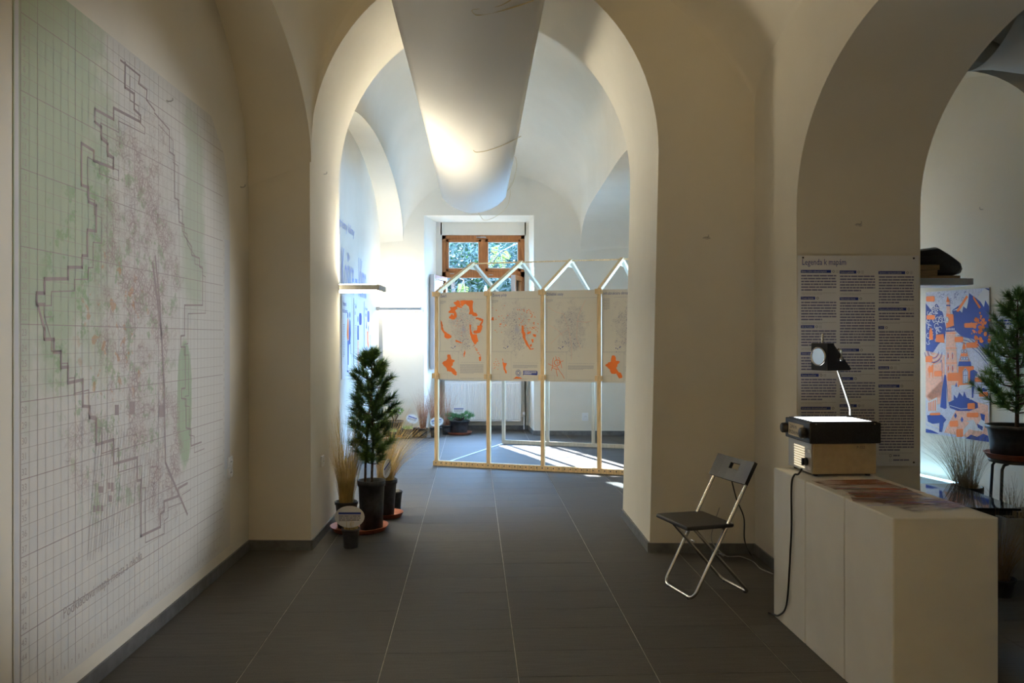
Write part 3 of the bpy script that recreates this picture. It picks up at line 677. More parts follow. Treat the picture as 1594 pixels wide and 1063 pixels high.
        for k in range(70):
            x_, z_ = (rr.uniform(340, 470), 220) if k < 5 else (rr.uniform(360, 560), rr.uniform(230, 480)) if k < 55 else (rr.uniform(80, 250), rr.uniform(170, 500))
            if k >= 5 and k < 55 and z_ < 180 + (x_ - 340) * .2: continue
            q = rr.uniform(4, 12); a_ = rr.uniform(.3, 1.2); c_, s_ = math.cos(a_) * q, math.sin(a_) * q
            mb.flat([(X(x_ - c_), Zc(z_ - s_)), (X(x_ + 3), Zc(z_ - 3)), (X(x_ + c_), Zc(z_ + s_)), (X(x_ - 4), Zc(z_ + 4))], e2, 0)
        mb.flat(jag([(X(a), Zc(b)) for a, b in ((300, 968), (330, 945), (365, 950), (400, 968))], rr, .002, 3), e2, 0)
        for k in range(9): a_ = k * .7; mb.ring(X(352) + .022 * math.cos(a_), Zc(905) + .026 * math.sin(a_), .012, .003, e2, 1, 10)
        mb.flat([(X(402), Zc(880)), (X(545), Zc(880)), (X(552), Zc(890)), (X(552), Zc(918)), (X(545), Zc(928)), (X(415), Zc(922)), (X(398), Zc(930)), (X(404), Zc(912))], e2, 1)
        scraps(mb, X(412), Zc(888), X(540) - X(412), 3, .011, e2 - .0005, 2, rr)
    elif i == 2:
        for pl in ([(95, 195), (170, 250), (250, 270), (300, 430)], [(470, 130), (430, 215), (395, 300), (380, 520), (420, 640)], [(120, 590), (180, 520), (240, 470), (300, 430)], [(90, 380), (190, 440), (240, 500)], [(380, 350), (480, 360), (540, 345)], [(300, 430), (330, 600), (330, 770)]):
            mb.line([(X(a), Zc(b)) for a, b in pl], .0022, e2, 3)
    # inset map
    if i == 1:
        mb.flat(jag([(X(a), Zc(b)) for a, b in ((185, 745), (200, 800), (232, 800), (215, 850), (235, 910), (222, 915), (200, 870), (188, 800))], rr, .004, 3), e2, 0)
        for k in range(14): x_, z_ = rr.uniform(90, 150), rr.uniform(730, 880); mb.rect(X(x_), Zc(z_), X(x_ + 8), Zc(z_ - 7), e2, 0)
    elif i == 2:
        for a, b in (((170, 720), (190, 800)), ((90, 800), (190, 840)), ((190, 800), (240, 770)), ((130, 850), (200, 860)), ((185, 840), (260, 960)), ((150, 740), (130, 870)), ((200, 730), (230, 840)), ((180, 850), (185, 930))):
            mb.line(jag([(X(a[0]), Zc(a[1])), (X(b[0]), Zc(b[1]))], rr, .006, 3)[:4], .005, e2, 0)
        mb.ring(X(185), Zc(790), .035, .007, e2, 0)
    else:
        mb.flat(jag([(X(a), Zc(b)) for a, b in ((160, 710), (195, 712), (200, 760), (240, 775), (215, 810), (205, 850), (260, 905), (262, 935), (235, 945), (200, 900), (160, 900), (140, 850), (95, 810), (130, 785), (155, 770))], rr, .006, 4), e2, 0)
    mb.build('printed_patches', [M_orange, M_blue, M_paper, M_peach], t)
for i in range(4): frame_poster(i)

# timber house frame
hf = thing('house_frame', 'pine batten house-shaped display frame with pitched rafters', 'frame', FL)
def FP(i, rear=0.0, z=0.0): return MOD * i + REAR * rear + Vector((0, 0, z))
un = MOD.normalized(); nn = REAR.normalized()
for i in range(5):
    MB().bar(FP(i, 0, .055), FP(i, 0, 1.985), .042, .042, un).build('post', M_wood, hf)
    MB().bar(FP(i, 1, .055), FP(i, 1, 1.985), .038, .042, un).build('rear_post', M_wood2, hf)
    ap = FP(i, .5, 2.408)
    MB().bar(FP(i, 0, 1.985), ap, .040, .040, un).build('rafter', M_wood, hf)
    MB().bar(FP(i, 1, 1.985), ap, .040, .040, un).build('rear_rafter', M_wood2, hf)
    for zz, nm in ((1.965, 'top_block'), (1.03, 'middle_block')):
        b = MB().box(FP(i, -.012, zz), (.075, .06, .055), mrot).build(nm, M_wood, hf)
        MB().lathe([(0, 0), (.005, 0), (.005, .004), (0, .004)], FP(i, 0, zz) + un * .03 - nn * .055, 8, 0, Matrix.Rotation(math.pi / 2, 3, 'X')).build('screw', M_alu, b)
    g = MB(); a = (FP(i, .5, 2.408) * .82 + FP(i, 0, 1.985) * .18); b = (FP(i, .5, 2.408) * .82 + FP(i, 1, 1.985) * .18)
    g.add([v_ + un * s_ for s_ in (-.023, -.030) for v_ in (ap + Vector((0, 0, .012)), a, b)], [(0, 1, 2), (5, 4, 3), (0, 3, 4, 1), (1, 4, 5, 2), (2, 5, 3, 0)]).build('gusset', M_wood2, hf)
MB().bar(FP(-.06, 0, .030), FP(4.1, 0, .030), .048, .055).build('base_rail', M_wood, hf)
mb = MB()
for k in range(40): mb.lathe([(0, 0), (.007, 0), (.007, .003), (0, .003)], FP(.0 + k * .1, 0, .034) - nn * .0235, 8, 0, Matrix.Rotation(math.pi / 2, 3, 'X'))
mb.build('bolt_holes', M_dark, hf)
MB().bar(FP(-.03, 1, .028), FP(4.1, 1, .028), .045, .05).build('rear_base_rail', M_wood2, hf)
MB().bar(FP(-.0, .5, 2.405), FP(4.1, .5, 2.405), .016, .016).build('ridge_batten', M_wood, hf)
MB().bar(FP(.03, .02, .006), FP(.0, .98, .006), .020, .006).build('floor_strip', M_whitep, hf)

# hanging paper troughs
def tc_(Y): return -0.48 - 0.041 * (Y - 10.5)
TY0, TY1, TW, TZ, TD = 1.75, 10.5, .40, 3.24, .205
def tz(x): return TZ - TD * (1 - (x / TW) ** 2) ** .85 if abs(x) < TW else TZ
M_sheet = N('translucent drafting paper'); M_sheet.base((.86, .85, .82)); M_sheet.set(Roughness=.7)
_t = M_sheet.n('ShaderNodeBsdfTranslucent'); _t.inputs[0].default_value = (.7, .69, .66, 1); _m = M_sheet.n('ShaderNodeMixShader'); _m.inputs[0].default_value = .25
M_sheet.t.links.new(M_sheet.b.outputs[0], _m.inputs[1]); M_sheet.t.links.new(_t.outputs[0], _m.inputs[2]); M_sheet.t.links.new(_m.outputs[0], M_sheet.out.inputs[0]); M_sheet = M_sheet.m
mb = MB(); nx, ny = 20, 44; vs = []
for j in range(ny + 1):
    Y = TY0 + (TY1 - TY0) * j / ny
    for i in range(nx + 1):
        x = TW * (2 * i / nx - 1); vs.append((tc_(Y) + x, Y, tz(x) + .012 * math.sin(Y * 1.3 + x * 3) + .008 * mnoise.noise(Vector((x * 4, Y * 1.5, 1)))))
mb.add(vs, [(j * (nx + 1) + i, j * (nx + 1) + i + 1, (j + 1) * (nx + 1) + i + 1, (j + 1) * (nx + 1) + i) for j in range(ny) for i in range(nx)], 0, True)
tr = mb.build('hanging_paper', M_sheet, solid=.0025); tag(tr, 'long white paper trough hung under the vault through the arch', 'paper')
mb = MB(); vs = []
for j in range(13):
    for i in range(15):
        x = .5 * (2 * i / 14 - 1); vs.append((2.82 + 1.12 * j / 12, 5.02 + x * .8, 3.26 - .16 * (1 - (x / .5) ** 2) + .015 * math.sin(j)))
mb.add(vs, [(j * 15 + i, j * 15 + i + 1, (j + 1) * 15 + i + 1, (j + 1) * 15 + i) for j in range(12) for i in range(14)], 0, True)
tag(mb.build('hanging_paper', M_sheet, solid=.0025), 'paper trough hung under the vault of the right-hand room', 'paper')
M_cord = mat('brass wire', (0.62, 0.52, 0.32), 0.5)
def on_tr(u, v, off=.012):
    best = None
    for k in range(1600):
        Y = 3 + k * .005; p = P(u, v, Y); s_ = tz(p.x - tc_(Y)) - p.z
        if s_ < off: return P(u, v, Y)
    return P(u, v, 10.5)
def wire(label, px, r=.0028, far=None):
    pts = []
    for u, v in px: pts.append(on_tr(u, v) if far is None else P(u, v, far))
    sm = []
    for i in range(len(pts) - 1):
        p0, p1, p2, p3 = pts[max(i - 1, 0)], pts[i], pts[i + 1], pts[min(i + 2, len(pts) - 1)]
        for k in range(6):
            f = k / 6; sm.append(0.5 * ((2 * p1) + (p2 - p0) * f + (2 * p0 - 5 * p1 + 4 * p2 - p3) * f * f + (3 * p1 - p0 - 3 * p2 + p3) * f ** 3))
    sm.append(pts[-1]); o = MB().tube(sm, r, 6).build('hanging_wire', M_cord); tag(o, label, 'wire', 'loose wires on the paper trough')
wire('loose brass wire curling under the nearest stretch of the paper trough', [(795, 0), (776, 9), (745, 13), (735, 15), (738, 21), (748, 23), (790, 14), (830, 1)], .0035)
wire('single loose wire crossing the middle of the paper trough', [(737, 234), (742, 237), (760, 234), (785, 225), (811, 212)], .003)
wire('looped wire with a long tail at the far end of the trough', [(737, 270), (748, 284), (762, 297), (775, 306), (787, 300), (798, 285), (804, 260), (803, 247), (800, 243)], .003, 10.3)
wire('short looped wire just above the trough lip', [(737, 296), (742, 306), (755, 309), (775, 306), (790, 296), (796, 284)], .003, 10.4)
wire('lowest wire loop dangling below the trough in front of the window niche', [(738, 317), (747, 335), (756, 343), (775, 335), (789, 322), (794, 305), (794, 295)], .003, 10.55)
mb = MB()
for Y in (2.4, 4.9, 7.6, 10.1):
    for s_ in (-1, 1):
        x = tc_(Y) + s_ * TW * .99; mb.tube([(x, Y, TZ), (x, Y, TZ + .75)], .0012, 5)
mb.build('suspension_wire', M_cord, tr)

# ------------------------------------------------------------------ floor lamps
M_up = emit('lamp uplight', LAMP_COL, LAMP_UP); M_dn = emit('lamp downlight', (1.0, 0.90, 0.70), LAMP_DOWN)
M_dn2 = emit('near lamp downlight', (1.0, 0.88, 0.64), LAMP_DOWN * 2.6)
M_off = mat('opal lamp diffuser', (0.72, 0.76, 0.84), 0.3)
M_up3 = emit('added side fill uplight', LAMP_COL, FILL_SIDE); M_up4 = emit('far lamp uplight', LAMP_COL, LAMP_FAR); M_up2 = emit('added warm fill uplight', FILL_WARM, FILL_REAR)  # side and warm uplights belong to the added, unseen lamps
def floor_lamp(label, x, yy, length, depth, z=1.875, lit=True, group='free-standing uplights'):
    t = thing('floor_lamp', label, 'lamp', (x, yy, 0), 0, group)
    MB().bx(-.05, .30, -.17, .17, 0, .012).build('base_plate', M_alu, t, bevel=.003)
    MB().bx(-.028, .028, -.016, .016, .012, z + .005).build('pole', M_alu, t, bevel=.004)
    h = MB(); a, b, c, d = -.04, length - .04, -depth / 2, depth / 2; th = .045; r = .02
    h.prism([(a, c), (b - r, c), (b - r * .3, c + r * .3), (b, c + r), (b, d - r), (b - r * .3, d - r * .3), (b - r, d), (a, d)], z, z + th)
    hd = h.build('lamp_head', M_alu, t, bevel=.004)
    MB().bx(a + .04, b - .03, c + .02, d - .02, z - .006, z - .0005).build('diffuser', (M_dn2 if 5 < yy < 7.3 else M_dn) if lit else M_off, hd)
    MB().bx(a + .05, b - .04, c + .03, d - .03, z + th + .0005, z + th + .004).build('uplight', (M_up2 if yy < 0 else M_up3 if x > 2 else M_up4 if yy > 10 else M_up) if lit else M_off, hd)
    return t
floor_lamp('grey floor lamp jutting out behind the left arch jamb', -1.77, 7.14, .70, .36, 1.868)
floor_lamp('far grey floor lamp in the corner beside the window niche', -1.935, 12.22, .66, .32, 1.868)
floor_lamp('unlit grey floor lamp with a black bag on top', 2.78, 6.33, .70, .34, 1.862, False)
floor_lamp('unseen floor lamp added behind the viewer as warm fill', -1.25, -1.0, .66, .34, 1.868)  # added out of view to fill the front bay with warm light

floor_lamp('unseen floor lamp added behind the pier to light the side room', 2.52, 7.55, .60, .34, 1.868)  # added out of view to warm the side room's wall

# bag and timber offcuts on the unlit lamp
bz = 1.862 + .045
M_off2 = mat('timber offcut', (0.34, 0.20, 0.085), .7, var=.2, scale=6, stretch=(2, 12, 12))
tag(MB().bx(2.80, 3.355, 6.20, 6.42, bz + .003, bz + .024).build('wood_offcut', M_off2, bevel=.003), 'long thin timber board lying flat on the unlit lamp', 'wood', 'timber on the unlit lamp')
tag(MB().bx(2.80, 3.185, 6.20, 6.30, bz + .025, bz + .066).build('wood_offcut', M_off2, bevel=.003), 'thick timber offcut in the middle of the stack on the lamp', 'wood', 'timber on the unlit lamp')
tag(MB().bx(2.80, 3.195, 6.19, 6.30, bz + .067, bz + .104).build('wood_offcut', M_off2, bevel=.003), 'topmost timber offcut directly under the black bag', 'wood', 'timber on the unlit lamp')
bag = thing('carry_bag', 'black soft equipment bag slumped over timber offcuts', 'bag', (2.93, 6.30, bz))
M_bag = mat('black nylon', (0.012, 0.012, 0.016), .55, var=.4, scale=30, bump=.3)
out = [(.0, .11), (.27, .108), (.285, .027), (.44, .027), (.50, .045), (.515, .075), (.50, .12), (.46, .15), (.40, .19), (.32, .235), (.28, .243), (.16, .228), (.06, .215), (.0, .20)]
b = MB(); nl = 7; rings = []
for k in range(nl):
    f = k / (nl - 1) * 2 - 1; sc_ = (1 - abs(f) ** 3 * .18); cxm, czm = .26, .14
    rings.append([(.93 * (cxm + (x - cxm) * sc_), f * .105 + (.02 if x > .28 else 0), max(.027 if x > .28 else .106, czm + (z - czm) * sc_)) for x, z in out])
no = len(out); b.add([p for r_ in rings for p in r_], [(k * no + i, k * no + (i + 1) % no, (k + 1) * no + (i + 1) % no, (k + 1) * no + i) for k in range(nl - 1) for i in range(no)], 0, True)
b.add(rings[0], [tuple(range(no))]); b.add(rings[-1], [tuple(range(no - 1, -1, -1))]); b.build('bag_body', M_bag, bag)
MB().tube([(.03, -.08, .21), (.0, -.085, .235), (-.06, -.08, .25), (-.1, -.06, .24)], .008, 6).build('strap', M_blackmetal, bag)
MB().tube([(.02, -.107, .16), (.14, -.109, .165), (.26, -.109, .17)], .004, 6).build('zip', M_blackmetal, bag)

# ------------------------------------------------------------------ wall lettering and posters on the left wall
lrot = math.atan2(1, -0.0249); M_let = mat('wall lettering violet blue', (0.36, 0.40, 0.66), .7)
def wall_text(label, body, ya, z, size, xs):
    o = MB().text(body, 0, 0, size, -.0015, 0, xs).build('wall_lettering', M_let, loc=(wl(ya) + .002, ya, z), rotz=lrot); tag(o, label, 'lettering', 'lettering on the left wall')
wall_text('small line of blue lettering high on the left wall of the back room', 'čo najviac zasiahnu extrémy klímy', 7.3, 2.70, .155, 1.33)
wall_text('tall blue word lettering above the three small posters', 'Košice – klíma', 9.25, 1.99, .72, .44)
def left_poster(i, ya, w, label):
    rr = random.Random(70 + i); z0, h = (1.0, .95)[0], .95
    t = poster('info_poster', label, 'poster', (wl(ya) + .004, ya, z0), lrot, w, h, M_paper, 'three small posters on the left wall', .003)
    mb = MB(); e = -.0040
    mb.text(('Priemerná', 'Teplé', 'Prívalové')[i], .04, h - .12, .075, e, 0, .8); mb.text(('ročná teplota', 'dni', 'dažde')[i], .04, h - .20, .075, e, 0, .8)
    scraps(mb, .05, h - .33, .14 if i < 2 else .14, 20, .019, e, 2, rr, .4) if i < 2 else scraps(mb, .42, h - .45, .16, 22, .019, e, 2, rr, .4)
    if i == 0:
        mb.flat([(.36, .68), (.42, .70), (.44, .60), (.44, .45), (.36, .43), (.31, .50), (.33, .60)], e, 1); mb.ellipse(.385, .725, .03, .035, e, 0)
        mb.flat([(.36, .43), (.44, .44), (.43, .15), (.37, .15)], e, 0); mb.flat([(.50, .70), (.56, .66), (.58, .52), (.55, .40), (.46, .38), (.46, .55)], e, 0); mb.ellipse(.52, .735, .03, .038, e, 0)
        mb.line([(.56, .40), (.57, .28)], .02, e, 0); mb.line([(.36, .14), (.35, .08), (.42, .07)], .02, e, 0)
    elif i == 1:
        mb.flat([(.40, .78), (.55, .78), (.58, .75), (.58, .66), (.55, .63), (.40, .63), (.37, .66), (.37, .75)], e, 0); mb.ellipse(.28, .70, .03, .04, e, 0)
        mb.flat([(.24, .62), (.34, .62), (.35, .44), (.24, .44)], e, 0); mb.flat([(.24, .43), (.34, .43), (.36, .10), (.25, .10)], e, 3)
    else:
        mb.flat([(.26, .83), (.40, .83), (.43, .80), (.43, .71), (.40, .68), (.26, .68), (.23, .71), (.23, .80)], e, 0)
        mb.flat([(.20, .55), (.32, .56), (.34, .42), (.38, .35), (.30, .32), (.22, .40)], e, 1); mb.flat([(.12, .60), (.18, .72), (.2, .58)], e, 0); mb.flat([(.30, .6), (.36, .65), (.36, .52)], e, 0)
        mb.flat([(.10, .36), (.34, .30), (.34, .16), (.10, .18)], e, 4)
    mb.build('printed_figure', [M_blue, M_orange, M_grey, M_peach, M_let], t)
left_poster(0, 9.27, .62, 'white poster with orange and blue standing figures, nearest the arch')
left_poster(1, 10.10, .62, 'white poster with one figure below a blue speech bubble, middle of three')
left_poster(2, 10.93, .62, 'white poster with blue bubble at top, farthest of three')

# ------------------------------------------------------------------ legend poster on the right arch reveal
LY = 4.852; lx0 = wr(4.86) + .004; lw, lh_ = .708, 1.230
leg = poster('legend_poster', 'tall white text poster headed Legenda k mapám on the arch reveal', 'poster', (lx0, LY, .716), 0, lw, lh_, M_paper, None, .003)
K = .001239; LX = lambda p: (p - 14) * K * .94; LZ = lambda q: lh_ - (q - 22) * K
rr = random.Random(5); mb = MB(); e = -.0040
mb.text('Legenda k mapám', LX(33), LZ(66), .050, e, 0, .72)
cols = [(30, [(97, 'Budovy s ľuďmi v rizikových skupinách', 150, 6, 1), (223, 'Cestná doprava', 70, 7, 0), (358, 'Dni do 4 rokov', 66, 6, 1), (485, 'Dôležité cesty', 60, 5, 0), (587, 'Hustota obyvateľstva', 88, 8, 1), (743, 'Infraštruktúra ohrozená horúčavami', 148, 6, 0)]),
        (225, [(100, 'Kultúrne pamiatky', 82, 6, 1), (226, 'Najhorúcejšie miesta', 92, 15, 0), (468, 'Ochladzovanie v lete', 96, 7, 0), (603, 'Prístup k zeleni', 66, 6, 0), (731, 'Služby pre verejnosť', 84, 9, 1)]),
        (420, [(103, 'Spevnené a nepriepustné plochy', 132, 10, 1), (275, 'Úspora počas prívalového dažďa', 138, 3, 1), (362, 'Zeleň', 26, 11, 0), (552, 'Zosuvy pôdy', 52, 3, 1), (638, 'Použité klimatické mapy', 104, 22, 0)])]
for cx_, hs in cols:
    for q, tx, wpx, nl_, sq in hs:
        mb.rect(LX(cx_ - 2), LZ(q + 7), LX(cx_ + wpx), LZ(q - 7), e, 0)
        mb.text(tx, LX(cx_ + 2), LZ(q + 4), .0155, e - .0006, 1, min(.80, (wpx - 6) * K / (.0155 * .52 * len(tx))))
        mb.ring(LX(cx_ + wpx + 12), LZ(q), .0072, .0022, e, 2)
        if sq:
            for a in range(3):
                for b_ in range(3): mb.rect(LX(cx_ + wpx + 24 + a * 5), LZ(q - 6 + b_ * 5 + 3), LX(cx_ + wpx + 27 + a * 5), LZ(q - 6 + b_ * 5), e, 3)
        scraps(mb, LX(cx_), LZ(q + 17), 176 * K * .94, nl_, 13.4 * K, e, 4, rr, .5)
        scraps(mb, LX(cx_), LZ(q + 17 + nl_ * 13.4 + 3), 176 * K * .94, 2, 6 * K, e, 3, rr, .3)
mb.ring(LX(478), LZ(967), .008, .0025, e, 2); scraps(mb, LX(492), LZ(963), .045, 1, .016, e, 4, rr, .5, 1); scraps(mb, LX(492), LZ(984), .10, 1, .016, e, 4, rr, .5, 1)
mb.line([(LX(473), LZ(993)), (LX(483), LZ(993)), (LX(483), LZ(983)), (LX(473), LZ(983)), (LX(473), LZ(993))], .0016, e, 3)
mb.build('printed_text', [M_blue, M_paper, M_dark, M_grey, M_blue2], leg)
for x, z in ((.03, lh_ - .012), (lw - .03, lh_ - .016), (lw - .03, .02)): MB().lathe([(0, 0), (.006, .0), (.004, .004), (0, .005)], (x, -.003, z), 8, 0, Matrix.Rotation(math.pi / 2, 3, 'X')).build('pin', M_blackmetal, leg)

# ------------------------------------------------------------------ illustrated poster on the side-room wall
irot = math.atan2(-1, 0.26)
ya = 6.985; iw, ih = .665, 1.185
ill = poster('illustrated_poster', 'blue and orange illustrated town poster on the far right wall', 'poster', (rw(ya) - .006, ya, .665), irot, iw, ih, M_paper, None, .005)
M_lav = mat('ink lavender', (0.64, 0.65, 0.79), .75, var=.12, scale=90)
M_pap2 = mat('pale print ground', (0.74, 0.73, 0.77), .75)
mb = MB(); L = [-.0062 - .0004 * k for k in range(6)]
def IX(p, q): return (p - 22 + (q - 500) * .009) / 398 * iw
def IZ(p, q):
    top = 70 - (p - 25) * .075; bot = 960 + (p - 18) * .163; return ih * (1 - (q - top) / (bot - top))
I = lambda pts: [(min(iw - .002, max(.002, IX(p, q))), min(ih - .002, max(.002, IZ(p, q)))) for p, q in pts]
def ip(pts, l, m): mb.flat(I(pts), L[l], m)
BL, OR, PE, WH, LA = 0, 1, 2, 3, 4
ip([(22, 70), (425, 40), (416, 1025), (18, 960)], 0, LA)
ip([(20, 440), (150, 470), (150, 700), (80, 760), (18, 730)], 1, PE); ip([(140, 960), (260, 740), (410, 790), (415, 1020)], 1, PE); ip([(18, 730), (120, 640), (190, 660), (190, 760), (60, 790)], 1, PE)
ip([(200, 185), (250, 150), (305, 75), (350, 110), (395, 42), (425, 48), (420, 490), (380, 420), (330, 370), (250, 345), (215, 310)], 1, BL)
ip([(200, 190), (240, 170), (305, 75), (300, 130), (290, 175), (270, 160), (262, 200), (240, 180)], 2, WH); ip([(350, 110), (395, 42), (425, 60), (424, 160), (400, 120), (392, 165), (372, 130)], 2, WH)
ip([(308, 78), (350, 112), (360, 180), (335, 160), (318, 200), (305, 130)], 2, BL); ip([(225, 190), (290, 90), (300, 100), (240, 195)], 3, OR); ip([(330, 92), (375, 165), (365, 175), (330, 110)], 3, OR)
ip([(24, 140), (60, 180), (100, 140), (140, 200), (160, 300), (150, 370), (110, 400), (60, 470), (22, 440)], 1, BL)
rr = random.Random(9)
for k in range(46):
    q = (rr.uniform(40, 150), rr.uniform(150, 400)); x, z = I([q])[0]; mb.ring(x, z, rr.uniform(.014, .026), .006, L[2], WH if k % 3 else LA, 10, rr.uniform(0, 3), rr.uniform(4, 6.2))
for k in range(5):
    x, z = I([(75, 440)])[0]; mb.ring(x, z, .12 - k * .018, .007, L[3], WH if k % 2 == 0 else BL, 16, math.pi * 1.05, math.pi * 1.95)
for k in range(5):
    pts = [(235, 345 + k * 9), (300, 360 + k * 11), (360, 410 + k * 12), (410, 480 + k * 12)]; mb.line(I(pts), .005, L[3], WH if k % 2 else BL)
for k in range(60): x, z = I([(rr.uniform(110, 290), rr.uniform(70, 140))])[0]; mb.ring(x, z, .012, .003, L[1], BL, 6, rr.uniform(0, 3), rr.uniform(3, 5)) if k % 2 else None
for k in range(40):
    x, z = I([(rr.gauss(362, 26), rr.gauss(300, 62))])[0]; s_ = rr.uniform(.010, .024); mb.flat([(x + s_ * math.cos(a) * rr.uniform(.5, 1.2), z + s_ * math.sin(a) * rr.uniform(.5, 1.2)) for a in (0, 1, 2, 3, 4, 5)], L[3], OR)
# towers
ip([(160, 440), (225, 440), (232, 660), (155, 660)], 2, PE); ip([(163, 205), (208, 210), (212, 320), (160, 320)], 2, OR); ip([(160, 315), (218, 315), (222, 445), (158, 440)], 2, PE)
ip([(166, 130), (184, 130), (190, 205), (163, 205)], 3, PE); ip([(172, 92), (186, 132), (163, 132)], 3, OR); ip([(163, 150), (190, 150), (190, 158), (163, 158)], 4, BL); ip([(155, 300), (215, 282), (218, 318), (160, 322)], 3, BL)
for k in range(6): x, z = I([(164 + k * 9.5, 305)])[0]; mb.ellipse(x, z, .005, .011, L[4], WH, 8)
for q in (475, 555):
    for p in (172, 200): x, z = I([(p, q)])[0]; mb.ellipse(x, z, .013, .030, L[3], LA, 10); mb.ellipse(x, z, .009, .024, L[4], OR, 10); mb.line(I([(p, q - 20), (p, q + 20)]), .003, L[5], BL)
for q in (330, 425, 520, 610): mb.line(I([(158, q), (228, q)]), .004, L[3], OR)
x, z = I([(168, 245)])[0]; mb.ellipse(x, z, .016, .026, L[4], WH, 12); mb.ring(x, z, .02, .004, L[4], BL, 12)
# gabled church
ip([(272, 375), (316, 545), (232, 545)], 2, PE); ip([(272, 385), (300, 500), (244, 500)], 3, OR); ip([(240, 510), (312, 510), (316, 540), (234, 540)], 4, BL); ip([(236, 545), (320, 540), (325, 665), (232, 672)], 2, OR)
for p, q in ((262, 445), (280, 445), (258, 492), (274, 492), (290, 492)): x, z = I([(p, q)])[0]; mb.ellipse(x, z, .015, .020, L[4], WH, 10); mb.ring(x, z, .014, .004, L[5], BL, 10)
ip([(262, 650), (262, 575), (278, 550), (296, 575), (296, 648)], 3, LA); mb.line(I([(266, 648), (266, 578), (279, 558), (292, 578), (292, 648)]), .004, L[4], BL); mb.line(I([(279, 560), (279, 648)]), .003, L[4], BL); mb.line(I([(266, 600), (292, 600)]), .003, L[4], BL)
ip([(240, 662), (312, 655), (316, 685), (240, 690)], 3, WH)
# figures
ip([(148, 590), (158, 600), (165, 680), (168, 800), (150, 812), (118, 800), (130, 690)], 3, BL); ip([(160, 660), (168, 800), (160, 805)], 4, WH); mb.line(I([(132, 640), (132, 520), (128, 500), (120, 515)]), .005, L[3], BL)
ip([(308, 570), (330, 562), (352, 580), (345, 605), (338, 600), (332, 660), (325, 742), (316, 742), (316, 660), (306, 640)], 3, BL); x, z = I([(322, 552)])[0]; mb.ellipse(x, z, .014, .017, L[3], OR, 10); ip([(305, 742), (328, 742), (330, 752), (302, 752)], 4, WH)
ip([(215, 670), (222, 640), (228, 670)], 3, BL)
ip([(172, 770), (205, 755), (205, 720), (225, 745), (240, 705), (262, 735), (270, 698), (285, 740), (300, 745), (350, 775), (352, 805), (300, 825), (230, 825), (180, 805)], 2, BL); mb.line(I([(182, 790), (250, 812), (330, 806)]), .005, L[3], WH)
# camel
ip([(40, 575), (38, 555), (48, 535), (58, 545), (66, 530), (74, 520), (82, 516), (84, 524), (76, 532), (74, 562), (72, 612), (68, 612), (66, 578), (52, 578), (50, 612), (46, 612), (44, 580)], 3, OR)
# umbrella stall, sitters, tree
ip([(28, 770), (98, 735), (98, 825), (40, 828)], 3, WH)
for k in range(5): ip([(40 + k * 11, 770 - k * 4), (46 + k * 11, 768 - k * 4), (46 + k * 11, 822), (40 + k * 11, 822)], 4, OR)
ip([(30, 850), (90, 840), (130, 850), (158, 880), (140, 900), (128, 958), (110, 955), (112, 900), (60, 905), (35, 890)], 3, BL); ip([(24, 885), (110, 925), (112, 935), (24, 900)], 4, WH); ip([(22, 912), (105, 950), (105, 960), (22, 928)], 4, WH); ip([(20, 935), (60, 945), (110, 968), (20, 958)], 3, BL)
ip([(280, 890), (325, 880), (345, 920), (385, 850), (392, 900), (380, 955), (330, 950), (300, 940), (255, 990), (240, 985), (270, 935), (300, 900)], 3, WH); ip([(365, 840), (392, 850), (388, 890), (372, 880)], 4, BL); ip([(345, 905), (380, 925), (376, 950), (350, 930)], 4, BL)
ip([(275, 1000), (310, 975), (345, 990), (380, 970), (414, 985), (414, 1022), (330, 1010)], 3, BL); ip([(365, 690), (385, 678), (408, 690), (402, 702), (370, 702)], 3, BL)
for a in ((215, 835), (255, 860)): ip([(a[0], a[1]), (a[0] + 10, a[1] + 20), (a[0], a[1] + 38), (a[0] - 9, a[1] + 20)], 3, BL)
ip([(48, 370), (50, 320), (60, 290), (72, 320), (75, 372)], 4, OR); ip([(95, 340), (145, 335), (150, 392), (92, 385)], 4, OR)
for x0, x1, z0, z1 in ((30, 88, 97, 130), (32, 88, 216, 244), (215, 268, 354, 388), (285, 350, 391, 424), (275, 346, 266, 296), (22, 70, 476, 514), (80, 132, 570, 604), (168, 255, 584, 634), (335, 395, 613, 642), (360, 412, 706, 735), (290, 335, 776, 814), (285, 355, 837, 865), (178, 232, 887, 925), (48, 120, 836, 850), (220, 262, 940, 990)):
    ip([(x0 + 5, z0), (x1 - 5, z0 - 2), (x1, z0 + 5), (x1, z1 - 5), (x1 - 5, z1), (x0 + 5, z1), (x0, z1 - 5), (x0, z0 + 5)], 5, OR)
mb.build('printed_picture', [M_blue, M_orange, M_peach, M_pap2, M_lav], ill)
y2 = 6.30
tp = poster('text_sheet', 'narrow white text sheet half hidden behind the right-hand pine', 'poster', (rw(y2) - .005, y2, 1.10), irot, .22, .53, M_paper, None, .003)
mb = MB(); rr = random.Random(3); scraps(mb, .015, .50, .17, 3, .024, -.004, 0, rr, .5); scraps(mb, .015, .40, .19, 18, .019, -.004, 1, rr, .4); mb.build('printed_text', [M_blue, M_blue2], tp)

